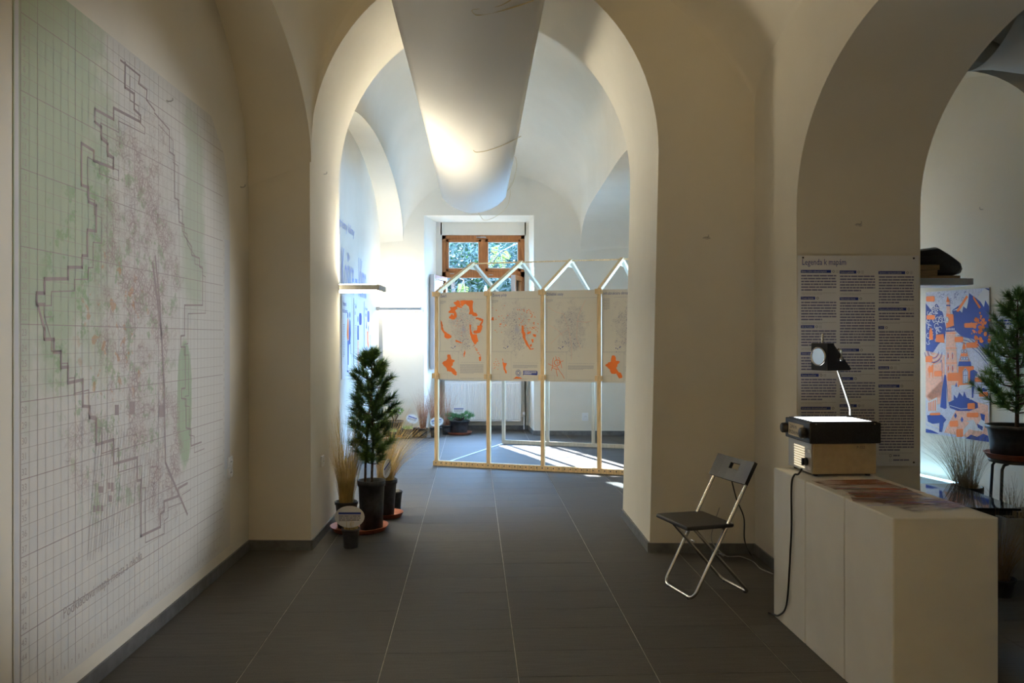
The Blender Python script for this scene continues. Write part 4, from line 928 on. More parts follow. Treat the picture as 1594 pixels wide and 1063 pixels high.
# ------------------------------------------------------------------ plinths and what stands on them
prot = math.atan2(-1.258, .064) + math.pi / 2
p_near = Vector((1.443, 3.135, 0)); sd = Vector((-.051, 1, 0)).normalized(); ac = Vector((1, .051, 0)).normalized()
PH_ = .781; pw = .412
names = ['white display plinth nearest the camera, right end of the row', 'middle white display plinth in the row of three', 'white display plinth under the overhead projector']
for i in range(3):
    c = p_near + ac * pw / 2 + sd * (pw * (i + .5) + .002 * i)
    o = MB().box((0, 0, PH_ / 2), (pw, pw - .004, PH_)).build('display_plinth', M_white, bevel=.006, loc=c, rotz=math.atan2(ac.y, ac.x)); tag(o, names[i], 'plinth', 'white plinths in a row')
def PL(a, b, z=0): q = p_near + ac * a + sd * b; return Vector((q.x, q.y, PH_ + z))
plrot = math.atan2(ac.y, ac.x)
# painted transparencies
def film(name, c1, c2, amt, scale, seed):
    n = N(name); co = n.n('ShaderNodeTexCoord').outputs['Object']; mp_ = n.n('ShaderNodeMapping'); n.put(mp_.inputs[0], co); mp_.inputs['Scale'].default_value = (3, 9, 1); mp_.inputs['Location'].default_value = (seed, seed * 2, 0)
    a = n.noise(mp_.outputs[0], scale, 4, .6); b = n.noise(mp_.outputs[0], scale * .6, 3); c = n.mix(n.step(b, .47, .56), c1, c2); n.base(c); n.set(Roughness=.25)
    t = n.n('ShaderNodeBsdfTransparent'); mx = n.n('ShaderNodeMixShader'); n.put(mx.inputs[0], n.math('ADD', .12, n.math('MULTIPLY', n.step(a, .42, .58), amt)))
    n.t.links.new(t.outputs[0], mx.inputs[1]); n.t.links.new(n.b.outputs[0], mx.inputs[2]); n.t.links.new(mx.outputs[0], n.out.inputs[0]); return n.m
fl = [film('film red', (.50, .13, .06), (.48, .44, .42), .6, 1.1, 1), film('film grey', (.46, .44, .42), (.55, .18, .08), .5, 1.4, 4), film('film blue', (.56, .54, .54), (.24, .22, .58), .45, 1.8, 8), film('film orange', (.62, .15, .04), (.42, .40, .40), .8, 1.0, 13)]
lab = ['reddish painted transparency under the edge of the projector', 'orange-red painted transparency in the middle of the plinths', 'grey transparency with blue pen strokes near the plinth end', 'brown smeared transparency on the left edge of the plinths']
for i, (a, b, w, d, r, k) in enumerate(((.20, .72, .33, .23, .06, 0), (.21, .50, .30, .22, -.10, 3), (.25, .25, .30, .22, .25, 2), (.14, .36, .25, .21, -.35, 1))):
    o = MB().box((0, 0, 0), (w, d, .0006)).build('transparency_sheet', fl[k], loc=PL(a, b, .0015 + .0016 * i), rotz=plrot + r); tag(o, lab[i], 'sheet', 'painted transparencies')
MSm = [mat('paint smear red', (.55, .10, .04), .5), mat('paint smear blue', (.18, .16, .55), .5), mat('paint smear dark', (.15, .12, .13), .5)]
for ci, (mt, lb) in enumerate(zip(MSm, ('red crayon marks over the transparencies', 'blue pen marks over the transparencies', 'dark smears over the transparencies'))):
    rr = random.Random(20 + ci); mb = MB()
    for k in range(16):
        a, b = rr.uniform(.06, .34), rr.uniform(.16, .62); l, w = rr.uniform(.02, .09), rr.uniform(.002, .006); q = rr.uniform(-.4, .4)
        p = PL(a, b, .009); dx = Vector((math.cos(q), math.sin(q), 0)) * l; dy = Vector((-math.sin(q), math.cos(q), 0)) * w
        mb.add([p - dx - dy, p + dx - dy * .2, p + dx + dy, p - dx + dy * .3], [(0, 1, 2, 3)])
    o = mb.build('paint_marks', mt); o['kind'] = 'stuff'; tag(o, lb, 'paint marks')

# overhead projector
po = PL(.078, .935, 0); op = thing('overhead_projector', 'beige and black overhead projector with glowing stage on the plinth', 'projector', po, plrot)
bw, bd, bh = .325, .30, .163
M_beige = mat('beige enamel', (.42, .34, .21), .5, var=.06, scale=30); M_silver = mat('grey side panel', (.42, .41, .38), .45, .4)
M_stage = emit('lit projector stage', (.93, .97, 1.0), 3.5); M_vent = emit('lamp glow in vents', (1.0, .86, .60), .75); M_lens = emit('lit projection lens', (.60, .78, 1.0), .22)
MB().bx(.006, bw, 0, bd, .012, bh).build('body', M_beige, op, bevel=.004)
for x, y_ in ((.03, .03), (bw - .03, .03), (.03, bd - .03), (bw - .03, bd - .03)): MB().lathe([(0, 0), (.012, 0), (.014, .012), (0, .012)], (x, y_, .001), 10).build('foot', M_black, op)
sp_ = MB().bx(-.001, .006, .004, bd - .004, .016, bh).build('side_panel', M_silver, op, bevel=.002)
for k in range(9):
    z = .030 + k * .0125; ln = .13 if k != 2 and k != 3 else .13
    MB().bx(-.0035, -.0012, .085, .085 + ln, z, z + .0068).build('vent_slot', M_vent, sp_)
mb = MB(); mb.lathe([(0, 0), (.020, 0), (.021, .004), (.018, .018), (0, .019)], (-.002, .055, .068), 10, 0, Matrix.Rotation(-math.pi / 2, 3, 'Y')); mb.box((-.022, .055, .068), (.012, .012, .036)); mb.build('power_knob', M_black, sp_)
for z, nm in ((.030, 'rating_plate'), (.115, 'switch_plate')): MB().bx(-.003, -.001, .012, .045, z, z + .016).build(nm, M_paper, sp_)
MB().text('P-322', .225, .138, .020, -.0012, 0, .9).build('model_number', M_dark, op)
hz0, hz1 = bh + .0, .265
mb = MB(); mb.bx(-.012, bw + .022, -.004, bd + .012, hz0, hz1); th_ = mb.build('top_housing', M_black, op, bevel=.004)
MB().bx(.012, bw - .012, .014, bd - .03, hz1, hz1 + .004).build('stage_glass', M_stage, op)
mb = MB(); mb.bx(.0, .012, .0, bd - .01, hz1, hz1 + .005); mb.bx(bw - .012, bw + .004, .0, bd - .01, hz1, hz1 + .005); mb.bx(.0, bw + .004, .002, .014, hz1, hz1 + .005); mb.bx(.0, bw + .004, bd - .03, bd - .01, hz1, hz1 + .005); mb.build('stage_frame', M_blackmetal, op)
for y_ in (.045, bd - .012):
    mb = MB(); mb.lathe([(0, 0), (.025, 0), (.027, .006), (.026, .026), (.022, .030), (0, .030)], (-.012, y_, .212), 16, 0, Matrix.Rotation(-math.pi / 2, 3, 'Y')); mb.build('roll_knob', M_black, op)
st = MB().bx(-.0145, -.0125, .070, .262, .180, .246).build('paper_label', M_cream, op)
def sfn(x_, z_): return (-.0150, .255 - x_, z_)
mb = MB(); mb.text('ZAPNI MA', 0, 0, .024, 0, 0, .8, 'LEFT', lambda a, b: sfn(a + .018, b + .218)); mb.text('SPOZNAJ MAPY', 0, 0, .024, 0, 0, .8, 'LEFT', lambda a, b: sfn(a + .004, b + .190)); mb.build('handwriting', M_dark, st)
for x in (.02, bw - .01): MB().lathe([(0, 0), (.004, 0), (.003, .003), (0, .003)], (x, -.004, hz1 - .006), 8, 0, Matrix.Rotation(math.pi / 2, 3, 'X')).build('corner_screw', M_chrome, op)
# arm and projection head
base = Vector((.312, bd - .045, hz1)); hc = Vector((.185, .165, .600))
mb = MB(); mb.lathe([(.020, 0), (.018, .012), (0, .012)], base, 12); mb.build('arm_socket', M_blackmetal, op)
pts = [base, base + Vector((0, 0, .04)), base + Vector((-.004, -.004, .055)), base + Vector((-.015, -.015, .075)), Vector((hc.x + .02, hc.y + .02, .54)), Vector((hc.x - .012, hc.y, .60)), Vector((hc.x - .012, hc.y, .645))]
MB().tube(pts[:5], .0075, 10).build('arm', M_chrome, op)
hd = bpy.data.objects.new('projection_head', None); COL.objects.link(hd); hd.parent = op; hd.location = (.140, .135, .520); hd.rotation_euler = (0, 0, math.radians(25))
# side profile of the head in local x (towards the wall is -x) and z
prof = [(0, 0), (.175, .0), (.045, .128), (.0, .135)]
mb = MB()
for y_ in (0, .10):
    mb.add([(x, y_, z) for x, z in prof] + [(x, y_ + .004, z) for x, z in prof], [(0, 1, 2, 3), (7, 6, 5, 4)] + [(i, 4 + i, 4 + (i + 1) % 4, (i + 1) % 4) for i in range(4)])
mb.bx(.0, .046, 0, .104, .126, .136); mb.bx(-.003, .001, 0, .104, 0, .135); mb.bx(0, .165, 0.0, .104, -.004, 0.0)
mb.add([(.165, 0, 0), (.165, .104, 0), (.045, .104, .128), (.045, 0, .128), (.160, 0, -.003), (.160, .104, -.003), (.042, .104, .124), (.042, 0, .124)], [(0, 1, 2, 3), (7, 6, 5, 4), (0, 3, 7, 4), (1, 5, 6, 2)])
mb.build('head_housing', M_blackmetal, hd)
RX = Matrix.Rotation(-math.pi / 2, 3, 'Y')
MB().lathe([(.047, 0), (.049, .010), (.043, .012), (.041, .004)], (-.003, .052, .068), 28, 0, RX).build('lens_ring', M_chrome, hd)
MB().lathe([(0, .010), (.015, .0095), (.030, .007), (.041, .004)], (-.003, .052, .068), 28, 0, RX).build('lens', M_lens, hd)
mb = MB(); mb.lathe([(0, 0), (.016, 0), (.016, .02), (0, .02)], (.03, .104, .068), 12, 0, Matrix.Rotation(-math.pi / 2, 3, 'X')); mb.build('focus_knob', M_black, hd)
mb = MB(); mb.lathe([(0, 0), (.010, 0), (.010, .014), (0, .014)], (.085, .0, .055), 12, 0, Matrix.Rotation(math.pi / 2, 3, 'X')); mb.tube([(.085, -.01, .055), (.085, -.01, .10), (.065, -.01, .105)], .006, 8); mb.build('clamp', M_chrome, hd)
mb = MB(); mb.tube([(.018, .05, .136), (.018, .05, .185)], .006, 10); mb.build('rod_end', M_chrome, hd)
# the beam it throws on the left wall
sd_ = bpy.data.lights.new('projector_beam', 'SPOT'); so = bpy.data.objects.new('projector_beam', sd_); COL.objects.link(so)
sd_.energy = 150; sd_.color = (.86, .92, 1.0); sd_.spot_size = math.radians(57); sd_.spot_blend = .5; sd_.shadow_soft_size = .03
hp = PL(.12, 1.08, .60); so.location = hp + Vector((-.10, -.05, .02)); so.rotation_euler = (Vector((-1.78, 3.95, 1.42)) - so.location).to_track_quat('-Z', 'Y').to_euler()

def smooth(pts, m=7):
    pts = [Vector(p) for p in pts]; out = []
    for i in range(len(pts) - 1):
        p0, p1, p2, p3 = pts[max(i - 1, 0)], pts[i], pts[i + 1], pts[min(i + 2, len(pts) - 1)]
        for k in range(m):
            f = k / m; out.append(0.5 * ((2 * p1) + (p2 - p0) * f + (2 * p0 - 5 * p1 + 4 * p2 - p3) * f * f + (3 * p1 - p0 - 3 * p2 + p3) * f ** 3))
    return out + [pts[-1]]
sx = lambda b, z, o=-.008: (lambda q: Vector((q.x, q.y, z)))(PL(o, b))
cb = MB().tube(smooth([PL(.05, .99, .03), PL(.02, .96, .010), sx(.955, PH_ + .006, -.002), sx(.975, PH_ - .05), sx(.975, PH_ - .25), sx(.99, PH_ - .38), sx(1.00, .32), sx(1.04, .12), sx(1.14, .035), sx(1.235, .010), sx(1.26, .008, -.02)]), .0048, 8).build('power_cable', M_blackmetal); tag(cb, 'black power cable hanging from the projector down the plinth side', 'cable')
c2 = MB().tube(smooth([P(1139, 748, 5.56), P(1147, 778, 5.55), P(1158, 806, 5.5), P(1159, 840, 5.45), G(1168, 862, .006), G(1186, 880, .006), G(1203, 892, .006)]), .0045, 8).build('power_cable', M_blackmetal); tag(c2, 'black cable running down the wall behind the folding chair', 'cable')
c3 = MB().tube(smooth([P(1120, 790, 5.60), P(1112, 815, 5.60), P(1108, 842, 5.60), G(1130, 865, .006), G(1152, 866, .006), G(1172, 874, .006), G(1184, 885, .006), G(1203, 893, .012)]), .0035, 8).build('power_cable', M_alu); tag(c3, 'thin grey cable on the floor between chair and plinth', 'cable')

# ------------------------------------------------------------------ folding chair
ch = thing('folding_chair', 'black folding chair with chromed tube legs near the right pillar', 'chair', (1.1325, 4.818, 0), math.atan2(.957, -.291))
# local x = chair width (towards camera), local y = forward
M_seat = mat('black moulded plastic', (.030, .029, .030), .5, var=.15, scale=200, bump=.15)
def seat_pts(z): return [(-.195, .235, z), (.18, .235, z), (.195, .22, z), (.185, -.06, z), (.17, -.075, z), (-.17, -.075, z), (-.185, -.06, z), (-.195, .22, z)]
mb = MB(); vs = seat_pts(.398) + [(x * 1.0, y, z - .010 * (1 - (x / .2) ** 2)) for x, y, z in seat_pts(.422)]; n = 8
mb.add(vs, [tuple(range(n - 1, -1, -1)), tuple(range(n, 2 * n))] + [(i, (i + 1) % n, n + (i + 1) % n, n + i) for i in range(n)]); mb.build('seat', M_seat, ch, bevel=.008)
# backrest with a grip slot, lying on the leaning tubes
d_up = Vector((0, -.40, .75)).normalized(); d_n = Vector((0, d_up.z, -d_up.y))
b0 = Vector((0, .185, 0)); bp = lambda x, s, o: b0 + d_up * s + Vector((x, 0, 0)) + d_n * (o - .05 * (x / .2) ** 2 * -.35)
xs_ = [-.195, -.12, -.050, .050, .12, .195]; ss = [.712, .782, .820, .850]
mb = MB()
for i in range(5):
    for j in range(3):
        if i == 2 and j == 1: continue
        q = [bp(x, s_, o) for o in (-.012, .010) for x, s_ in ((xs_[i], ss[j]), (xs_[i + 1], ss[j]), (xs_[i + 1], ss[j + 1]), (xs_[i], ss[j + 1]))]
        mb.add(q, [(0, 1, 2, 3), (7, 6, 5, 4)])
        for a_, b_, di, dj in ((0, 1, 0, -1), (1, 2, 1, 0), (2, 3, 0, 1), (3, 0, -1, 0)):
            ii, jj = i + di, j + dj
            if not (0 <= ii < 5 and 0 <= jj < 3) or (ii == 2 and jj == 1): mb.add([q[a_], q[b_], q[4 + b_], q[4 + a_]], [(0, 1, 2, 3)])
mb.build('backrest', M_seat, ch)
def uframe(top, bot, hw_, rr_, r=.0095):
    top = Vector(top); bot = Vector(bot); d = (top - bot).normalized(); pts = [Vector((-hw_, 0, 0)) + top]
    for s_ in (-1, 1):
        arc = []
        for k in range(7):
            a = math.pi / 2 * k / 6; arc.append(bot + Vector((s_ * (hw_ - rr_ + rr_ * math.cos(a)), 0, 0)) + d * (rr_ - rr_ * math.sin(a)))
        pts += arc if s_ < 0 else arc[::-1]
    return pts + [Vector((hw_, 0, 0)) + top]
MB().tube(uframe(b0 + d_up * .84, (0, .185, .0105), .172, .05), .0098, 10).build('back_frame', M_chrome, ch)
MB().tube(uframe((0, .165, .395), (0, -.185, .0105), .152, .045), .0092, 10).build('seat_frame', M_chrome, ch)
mb = MB(); mb.tube([(-.17, -.02, .385), (.17, -.02, .385)], .007, 8); mb.build('seat_rod', M_chrome, ch)
for x in (-.163, .163): MB().tube([(x - .02, 0.0, .247), (x + .02, 0.0, .247)], .007, 8).build('pivot', M_chrome, ch)
for x, y_ in ((-.12, .185), (.12, .185), (-.11, -.185), (.11, -.185)): MB().lathe([(0, 0), (.012, 0), (.012, .012), (0, .012)], (x, y_, .0005), 10).build('foot_cap', M_black, ch)
# ------------------------------------------------------------------ plants
def pot_part(t, r, h, c=(0, 0, 0), mt=None, taper=.78):
    mt = mt or M_pot; c = Vector(c)
    MB().lathe([(0, 0), (r * taper, 0), (r * (taper + 1) / 2 * .98, h * .5), (r * .97, h * .88), (r * 1.04, h * .885), (r * 1.05, h), (r * .97, h), (r * .95, h * .86), (0, h * .86)], c, 24).build('pot', mt, t)
    MB().lathe([(r * .955, h * .885), (r * .5, h * .90), (0, h * .895)], c, 20).build('soil', M_soil, t)
def saucer(label, x, y, r, group, h=.038):
    o = MB().lathe([(0, 0), (r * .86, 0), (r * .98, h * .9), (r, h), (r * .96, h), (r * .84, .008), (0, .008)], (0, 0, 0), 32).build('plant_saucer', M_terra, loc=(x, y, .0005)); return tag(o, label, 'saucer', group)
def blades(n, base_r, L0, L1, spread, w, seed, curl=.9, seg=5, lean=(0, 0), xmin=None):
    rr = random.Random(seed); mb = MB()
    for _ in range(n):
        a = rr.uniform(0, 6.283); r0 = base_r * math.sqrt(rr.random()); L = rr.uniform(L0, L1); out = spread * rr.random() ** .7
        p = Vector((r0 * math.cos(a), r0 * math.sin(a), 0)); az = a + rr.gauss(0, .5); hd_ = Vector((math.cos(az) + lean[0], math.sin(az) + lean[1], 0))
        sd = Vector((-math.sin(az + rr.gauss(0, .6)), math.cos(az), 0)).normalized(); th = out * .35; vs = []; dl = L / seg; tw = rr.gauss(0, .12)
        for k in range(seg + 1):
            wk = w * (1 - .75 * k / seg); vs += [p - sd * wk / 2, p + sd * wk / 2]
            th_k = th + out * curl * (k / seg) ** 1.5; d = hd_ * math.sin(th_k) + Vector((tw * k / seg, 0, math.cos(th_k))); p = p + d.normalized() * dl
        if xmin is not None: vs = [Vector((v_.x if v_.x > xmin else xmin + (xmin - v_.x) * .15 + .002, v_.y, v_.z)) for v_ in vs]
        mb.add(vs, [(2 * k, 2 * k + 1, 2 * k + 3, 2 * k + 2) for k in range(seg)])
    return mb
def grass(name, label, x, y, z, r, h, n, L0, L1, spread, mt, seed, group=None, w=.0035, curl=.9, lean=(0, 0), cat='grass', xmin=None):
    t = thing(name, label, cat, (x, y, z), 0, group); pot_part(t, r, h)
    struct(blades(n, r * .6, L0, L1, spread, w, seed, curl, 5, lean, xmin).shift((0, 0, h * .88)).build('blades', mt, t), 'stuff'); return t
def needles(mb, rr, p, d, n, L, w, span):
    d = d.normalized(); a = d.orthogonal().normalized(); b = d.cross(a)
    for _ in range(n):
        th = rr.uniform(0, 6.283); f = rr.uniform(-.2, 1); q = p + d * span * f; el = rr.uniform(.35, 1.15) * (1.1 - .4 * max(f, 0))
        e = (d * math.cos(el) + (a * math.cos(th) + b * math.sin(th)) * math.sin(el)).normalized(); s_ = e.cross(Vector((rr.gauss(0, 1), rr.gauss(0, 1), rr.gauss(0, 1)))).normalized() * w
        l = L * rr.uniform(.7, 1.15); mb.add([q - s_, q + s_, q + e * l], [(0, 1, 2)])
def pine(label, x, y, z, r, h, height, prof, seed, mt, whorls=12, per=6, nn_=34, L=.065, w=.0016, group=None, trunk_r=.012, twin=False, start=.18):
    t = thing('potted_pine', label, 'plant', (x, y, z), 0, group); pot_part(t, r, h, taper=.85); rr = random.Random(seed); nd = MB(); wd = MB(); z0 = h * .88
    top = Vector((.01, 0, z0 + height)); wd.tube([(0, 0, z0 - .02), (.012, .006, z0 + height * .35), (.0, -.006, z0 + height * .7), top], [trunk_r, trunk_r * .8, trunk_r * .5, .003], 8)
    if twin: wd.tube([(-.05, .01, z0 - .02), (-.045, 0, z0 + height * .2), (-.02, -.01, z0 + height * .5), (.0, 0, z0 + height * .75)], [trunk_r, trunk_r * .8, trunk_r * .6, .004], 8)
    for i in range(whorls):
        f = start + (1 - start) * (i + .3) / whorls; zc = z0 + height * f; rad = prof(f)
        k = max(3, int(per * (.55 + rad * 4)))
        for j in range(k):
            a = 6.283 * j / k + rr.uniform(-.4, .4) + i; ln = rad * rr.uniform(.55, 1.18); hd_ = Vector((math.cos(a), math.sin(a), 0))
            p0 = Vector((0, 0, zc - ln * .25)); p1 = p0 + hd_ * ln * .55 + Vector((0, 0, ln * .08)); p2 = p0 + hd_ * ln + Vector((0, 0, ln * .42 + rr.uniform(-.01, .03)))
            wd.tube([p0, p1, p2], [.0045, .0035, .002], 5)
            for q in range(3):
                g = .55 + .45 * q / 2; pp = p0.lerp(p1, min(1, g * 2)) if g < .5 else p1.lerp(p2, (g - .5) * 2)
                dd = (p2 - p1) + Vector((rr.gauss(0, .4), rr.gauss(0, .4), rr.uniform(.1, .6))) * ln * .35
                needles(nd, rr, pp, dd, nn_, L, w, .035)
    for k in range(10): needles(nd, rr, Vector((rr.uniform(-.02, .02), rr.uniform(-.02, .02), z0 + height * (.45 + .05 * k))), Vector((rr.gauss(0, .7), rr.gauss(0, .7), 1)), nn_, L, w, .05)
    needles(nd, rr, top - Vector((0, 0, .05)), Z3, nn_ * 3, L * .9, w, .06)
    struct(nd.build('needles', mt, t), 'stuff'); wd.build('trunk', M_bark, t); return t
def oval_sign(label, x, y, zc, rx, rz, rot=0, zb=0.0, tilt=0, group='oval plant labels', seed=1):
    t = thing('plant_label', label, 'sign', (x, y, zb), rot, group); h = zc - zb
    tl = lambda p: Matrix.Rotation(tilt, 3, 'Y') @ (p - Vector((0, 0, h))) + Vector((0, 0, h))
    MB().slab([(rx * math.cos(6.283 * k / 32), h + rz * math.sin(6.283 * k / 32)) for k in range(32)], .003).xf(tl).build('disc', M_paper, t)
    rr = random.Random(seed); mb = MB(); mb.rect(-rx * .74, h + rz * .22, rx * .76, h + rz * .42, -.0022, 0); scraps(mb, -rx * .72, h + rz * .12, rx * 1.45, 3, rz * .18, -.0022, 1, rr, .45, .95); scraps(mb, -rx * .72, h - rz * .40, rx * .8, 1, rz * .14, -.0022, 2, rr, .3, .95)
    mb.xf(tl).build('printed_text', [M_blue, M_dark, M_grey], t)
    MB().tube([(0, .004, 0), (0, .004, h + rz * .8)], .002, 6).build('stake', M_dark, t)
    return t
gF = 'saucers in the archway'
saucer('large terracotta saucer under the front pine by the left jamb', -1.165, 6.33, .222, gF)
saucer('smaller terracotta saucer behind the front pine pot', -1.035, 6.80, .145, gF)
def prof_f(f):
    ks = [(0, .07), (.16, .08), (.28, .115), (.42, .15), (.62, .155), (.78, .125), (.90, .07), (1, .025), (2, .025)]
    for (a, p), (b, q) in zip(ks, ks[1:]):
        if f <= b: return p + (q - p) * (f - a) / (b - a)
pine('bushy dark green pine in a black pot beside the left jamb', -1.075, 6.34, .009, .102, .37, 1.02, prof_f, 3, M_needle, 13, 6, 72, .078, .0019, 'potted pines', .011, True, .16)
grass('feather_grass', 'straw-coloured feather grass left of the front pine', -1.275, 6.38, .009, .085, .20, 420, .35, .78, .62, M_straw, 11, 'feather grasses in the archway', .0032, .7, (.10, -.05), xmin=-.115)
grass('feather_grass', 'straw-coloured feather grass arching right behind the front pine', -1.045, 6.80, .009, .10, .30, 420, .34, .72, 1.15, M_straw, 12, 'feather grasses in the archway', .0028, 1.05, (.6, -.1))
t = thing('seedling_pot', 'small empty black pot farthest back in the archway', 'pot', (-1.00, 7.08, 0)); pot_part(t, .062, .16)
t = thing('seedling_pot', 'small black pot with straw stubble in front of the saucers', 'pot', (-1.128, 5.80, 0)); pot_part(t, .062, .135)
struct(blades(120, .05, .05, .10, .4, .004, 31).shift((0, 0, .118)).build('stubble', M_straw, t), 'stuff')
oval_sign('white oval plant label in the small pot at the arch foot', -1.128, 5.755, .222, .104, .076, 0, .118, 0, seed=2)
oval_sign('white oval plant label turned edge-on beside the front pine', -1.00, 6.64, .42, .095, .070, math.radians(78), .27, math.radians(-20), seed=3)

# plants along the back wall
gB = 'pots along the back wall'
saucer('terracotta saucer under the white-flowered shrub', -1.735, 12.24, .150, gB)
az = thing('flowering_shrub', 'small white-flowered shrub in a black pot in the far corner', 'plant', (-1.735, 12.24, .009), 0, gB); pot_part(az, .125, .235)
rr = random.Random(8); st = MB(); fo = MB(); pe = MB()
for k in range(9):
    a = k * .7; e = Vector((.10 * math.cos(a), .08 * math.sin(a), .34 + .10 * rr.random())); st.tube([(0, 0, .20), e * .6 + Vector((0, 0, .1)), e], .004, 5)
    for _ in range(14):
        d = Vector((rr.gauss(0, 1), rr.gauss(0, 1), rr.gauss(.4, .8))).normalized(); s_ = d.orthogonal().normalized() * .010; fo.add([e, e + d * .03 + s_, e + d * .06, e + d * .03 - s_], [(0, 1, 2, 3)])
    if k % 3:
        for _ in range(16):
            d = Vector((rr.gauss(0, 1), rr.gauss(-.3, 1), rr.gauss(.3, .8))).normalized(); s_ = d.orthogonal().normalized() * .013; q = e + Vector((0, -.02, .0)); pe.add([q, q + d * .025 + s_, q + d * .045, q + d * .025 - s_], [(0, 1, 2, 3)])
st.build('stems', M_bark, az); struct(fo.build('leaves', M_succ, az), 'stuff'); struct(pe.build('petals', M_petal, az), 'stuff')
def small_pot(label, x, y, r, h, mt, seed, n=60, L=.07, spread=1.3):
    t = thing('potted_succulent', label, 'plant', (x, y, 0), 0, gB); pot_part(t, r, h); struct(blades(n, r * .8, L * .5, L, spread, .013, seed, .4, 3).shift((0, 0, h * .88)).build('leaves', mt, t), 'stuff')
small_pot('pale green succulent in the leftmost small pot of the back row', -1.715, 11.98, .055, .11, M_succ, 4)
small_pot('low green succulent in a black pot left of the russet grass', -1.53, 12.08, .085, .145, M_succ, 5, 80)
t = thing('seedling_pot', 'narrow black pot behind the low succulent', 'pot', (-1.43, 12.27, 0)); pot_part(t, .062, .14)
oval_sign('white oval plant label tilted above the low succulent pot', -1.47, 12.20, .275, .088, .066, 0, .13, math.radians(18), seed=4)
grass('russet_grass', 'russet grass in a black pot left of the timber post', -1.315, 12.23, 0, .078, .135, 170, .30, .62, .55, M_redgrass, 21, gB, .0035, .6)
grass('russet_grass', 'taller russet grass behind the left timber post', -1.13, 12.25, 0, .085, .15, 230, .32, .68, .7, M_redgrass, 22, gB, .0035, .6)
grass('russet_grass', 'russet grass in the pot right behind the timber post', -.99, 12.60, 0, .08, .14, 120, .30, .60, .8, M_redgrass, 23, gB, .003, .7)
oval_sign('white oval plant label crossed by the left timber post', -1.095, 12.05, .245, .098, .070, 0, .0, math.radians(-12), seed=5)
saucer('terracotta saucer under the mountain pine at the window niche', -.80, 12.62, .195, gB)
mg = thing('potted_pine', 'low spreading mountain pine in a black pot at the window niche', 'plant', (-.80, 12.62, .009), 0, 'potted pines'); pot_part(mg, .150, .205)
rr = random.Random(6); nd = MB(); wd = MB()
for k in range(44):
    a = k * 2.4; rd = .19 * math.sqrt((k + .5) / 44); e = Vector((rd * math.cos(a), rd * math.sin(a), .27 + .06 * rr.random() - rd * .3)); wd.tube([(0, 0, .17), e * .5 + Vector((0, 0, .12)), e], .004, 5); needles(nd, rr, e, Vector((rd * math.cos(a) * 2, rd * math.sin(a) * 2, .25)), 60, .055, .0022, .03)
struct(nd.build('needles', M_needle2, mg), 'stuff'); wd.build('branches', M_bark, mg)
oval_sign('white oval plant label standing over the mountain pine', -.808, 12.55, .372, .098, .066, 0, .19, 0, seed=6)

# ------------------------------------------------------------------ side room
tb = thing('side_table', 'low table with a mirror-black glass top behind the plinths', 'table', (2.735, 5.38, 0), math.radians(-3))
M_mir = mat('black glass', (.010, .010, .014), .04, spec=1.0)
MB().bx(-.32, .32, -.43, .40, .435, .450).build('table_top', M_mir, tb, bevel=.002)
MB().bx(-.29, .29, -.39, .39, .40, .435).build('apron', M_blackmetal, tb)
for x in (-.27, .17):
    for y_ in (-.37, .34): MB().bx(x - .02, x + .02, y_ - .02, y_ + .02, 0, .40).build('leg', M_blackmetal, tb)
lb = thing('light_bar', 'cool white light bar glowing along the side room wall', 'lamp', (rw(6.86) - .10, 6.86, 0), irot)
M_bar = emit('cool light bar', (.45, .80, 1.0), 16.0)
MB().bx(-.36, .36, -.04, .03, .26, .315).build('bar_housing', mat('pale cyan acrylic', (.55, .72, .76), .3), lb, bevel=.004)
MB().bx(-.35, .35, .000, .027, .3155, .320).build('light_strip', M_bar, lb)
for x in (-.33, .33): MB().bx(x - .015, x + .015, -.02, .02, 0, .26).build('leg', M_alu, lb)
stl = thing('stool', 'round stool with bent black tube legs under the right-hand pine', 'stool', (3.41, 5.60, 0))
MB().lathe([(0, .625), (.165, .625), (.17, .635), (.165, .650), (0, .650)], (0, 0, 0), 28).build('stool_seat', M_blackmetal, stl)
for k in range(4):
    a = .5 + k * math.pi / 2; c, s_ = math.cos(a), math.sin(a); MB().tube([(c * .10, s_ * .10, .618), (c * .145, s_ * .145, .612), (c * .165, s_ * .165, .585), (c * .20, s_ * .20, 0.003)], .010, 8).build('leg', M_blackmetal, stl)
o = saucer('terracotta saucer on the stool under the right-hand pine', 3.41, 5.60, .200, gF); o.location.z = .6505
def prof_r(f): return .03 + .19 * min(1, max(0, (1.02 - f) / .8)) ** .9 * (1 if f > .2 else .7)
pine('tall slim dark pine in a black pot on the stool', 3.41, 5.60, .660, .180, .215, .92, prof_r, 17, M_needle, 13, 6, 52, .075, .0018, 'potted pines', .014, False, .14)
grass('dry_grass', 'dry brown grass arching in front of the cool light bar', 3.20, 5.85, 0, .11, .42, 360, .30, .52, 1.1, M_drygrass, 41, 'dry grasses in the side room', .003, .9, (-.35, -.1))
grass('dry_grass', 'dry brown grass low beside the grey planter', 2.78, 4.72, 0, .08, .10, 220, .20, .42, 1.2, M_drygrass, 42, 'dry grasses in the side room', .003, .9, (.2, -.2))
M_conc = mat('grey planter', (.26, .27, .29), .7, var=.15, scale=10)
pl = thing('planter_box', 'dark grey square planter at the right picture edge', 'planter', (3.165, 5.185, 0))
mb = MB(); s_ = .18
for a, b in ((-s_, -s_ + .02), (s_ - .02, s_)): mb.bx(a, b, -s_, s_, 0, .37); mb.bx(-s_ + .02, s_ - .02, a, b, 0, .37)
mb.build('box', M_conc, pl); MB().bx(-s_ + .02, s_ - .02, -s_ + .02, s_ - .02, .05, .34).build('soil', M_soil, pl)
struct(blades(120, .12, .12, .28, 1.2, .003, 43).shift((0, 0, .34)).build('dry_blades', M_drygrass, pl), 'stuff')

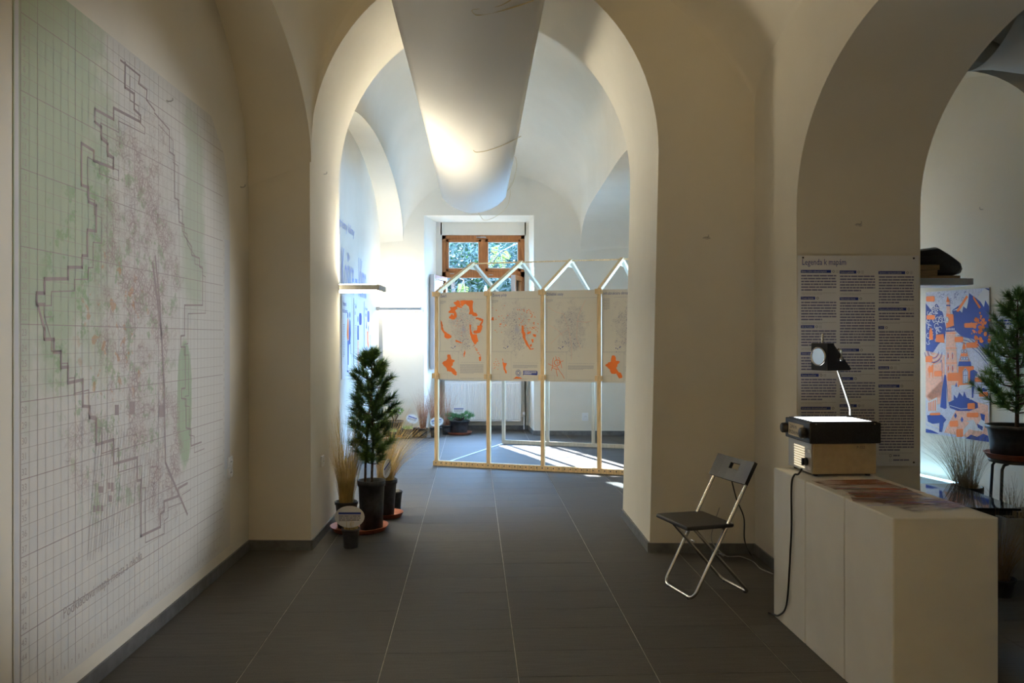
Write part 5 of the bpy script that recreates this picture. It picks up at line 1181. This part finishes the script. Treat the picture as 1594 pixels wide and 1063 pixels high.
# ------------------------------------------------------------------ sockets, hooks
def socket(label, loc, rot, n=1, w=.08, h=.08):
    t = thing('wall_socket', label, 'socket', loc, rot, 'wall sockets')
    for k in range(n):
        MB().bx(-w / 2, w / 2, -.012, 0, k * (h + .001), k * (h + .001) + h).build('plate', M_whitep, t, bevel=.004)
        MB().lathe([(.028, 0), (.028, .006), (.024, .002), (0, .001)], (0, -.012, k * (h + .001) + h / 2), 20, 0, Matrix.Rotation(math.pi / 2, 3, 'X')).build('cup', M_whitep, t)
        mb = MB()
        for dx in (-.009, .009): mb.lathe([(0, .0), (.003, .0), (.003, .0015), (0, .0015)], (dx, -.0138, k * (h + .001) + h / 2), 8, 0, Matrix.Rotation(math.pi / 2, 3, 'X'))
        mb.build('pin_holes', M_dark, t)
q = P(361, 745, 5.27); socket('white double socket at the right edge of the projected map', (wl(5.30) + .002, 5.30, .57), lrot, 2, .08, .068)
q = P(503, 722, 6.05); socket('cream socket on the left jamb behind the feather grass', (-1.397, 6.08, .52), math.radians(91.7), 1)
q = P(911, 655, 12.45); socket('white socket on the back wall right of the window niche', (q.x, yb(q.x) - .002, q.z), 0, 1, .095, .12)
M_plug = mat('bare plaster patch', (.50, .48, .44), .95, var=.3, scale=60)
def hook(label, loc, rot, r=.022):
    t = thing('wall_hook', label, 'hook', loc, rot, 'hooks and plugs in the walls'); rr = random.Random(int(loc[1] * 100))
    MB().slab([(r * rr.uniform(.7, 1.5) * math.cos(6.283 * k / 11), r * .45 * rr.uniform(.7, 1.2) * math.sin(6.283 * k / 11)) for k in range(11)], .003).build('plaster_patch', M_plug, t)
    MB().tube([(0, 0, 0), (0, -.018, 0), (.004, -.026, .006), (.004, -.026, .018)], .0028, 6).build('hook', M_alu, t)
q = P(1101, 370, 5.63); hook('bare hook in a plaster patch on the wall right of the arch', (q.x, ty(q.x) - .002, q.z), 0)
q = P(1337, 350, 4.855); hook('bare hook above the legend poster on the arch reveal', (q.x, 4.857, q.z), 0)
q = P(507, 271, 6.2); hook('small metal hook high on the left arch jamb', (-1.412, 6.2, q.z), math.radians(91.7), .010)
hook('small wall plug high in the map projected on the left wall', (wl(4.28) + .006, 4.28, mp(262, 160)[1] + .135), lrot, .012)
hook('small wall plug near the corner right of the projected map', (wl(5.55) + .002, 5.55, mp(379, 294)[1] + .135), lrot, .010)
q = P(1533, 327, 6.45); hook('small plug in the side room wall above the poster', (rw(6.42) - .002, 6.42, q.z), irot, .010)
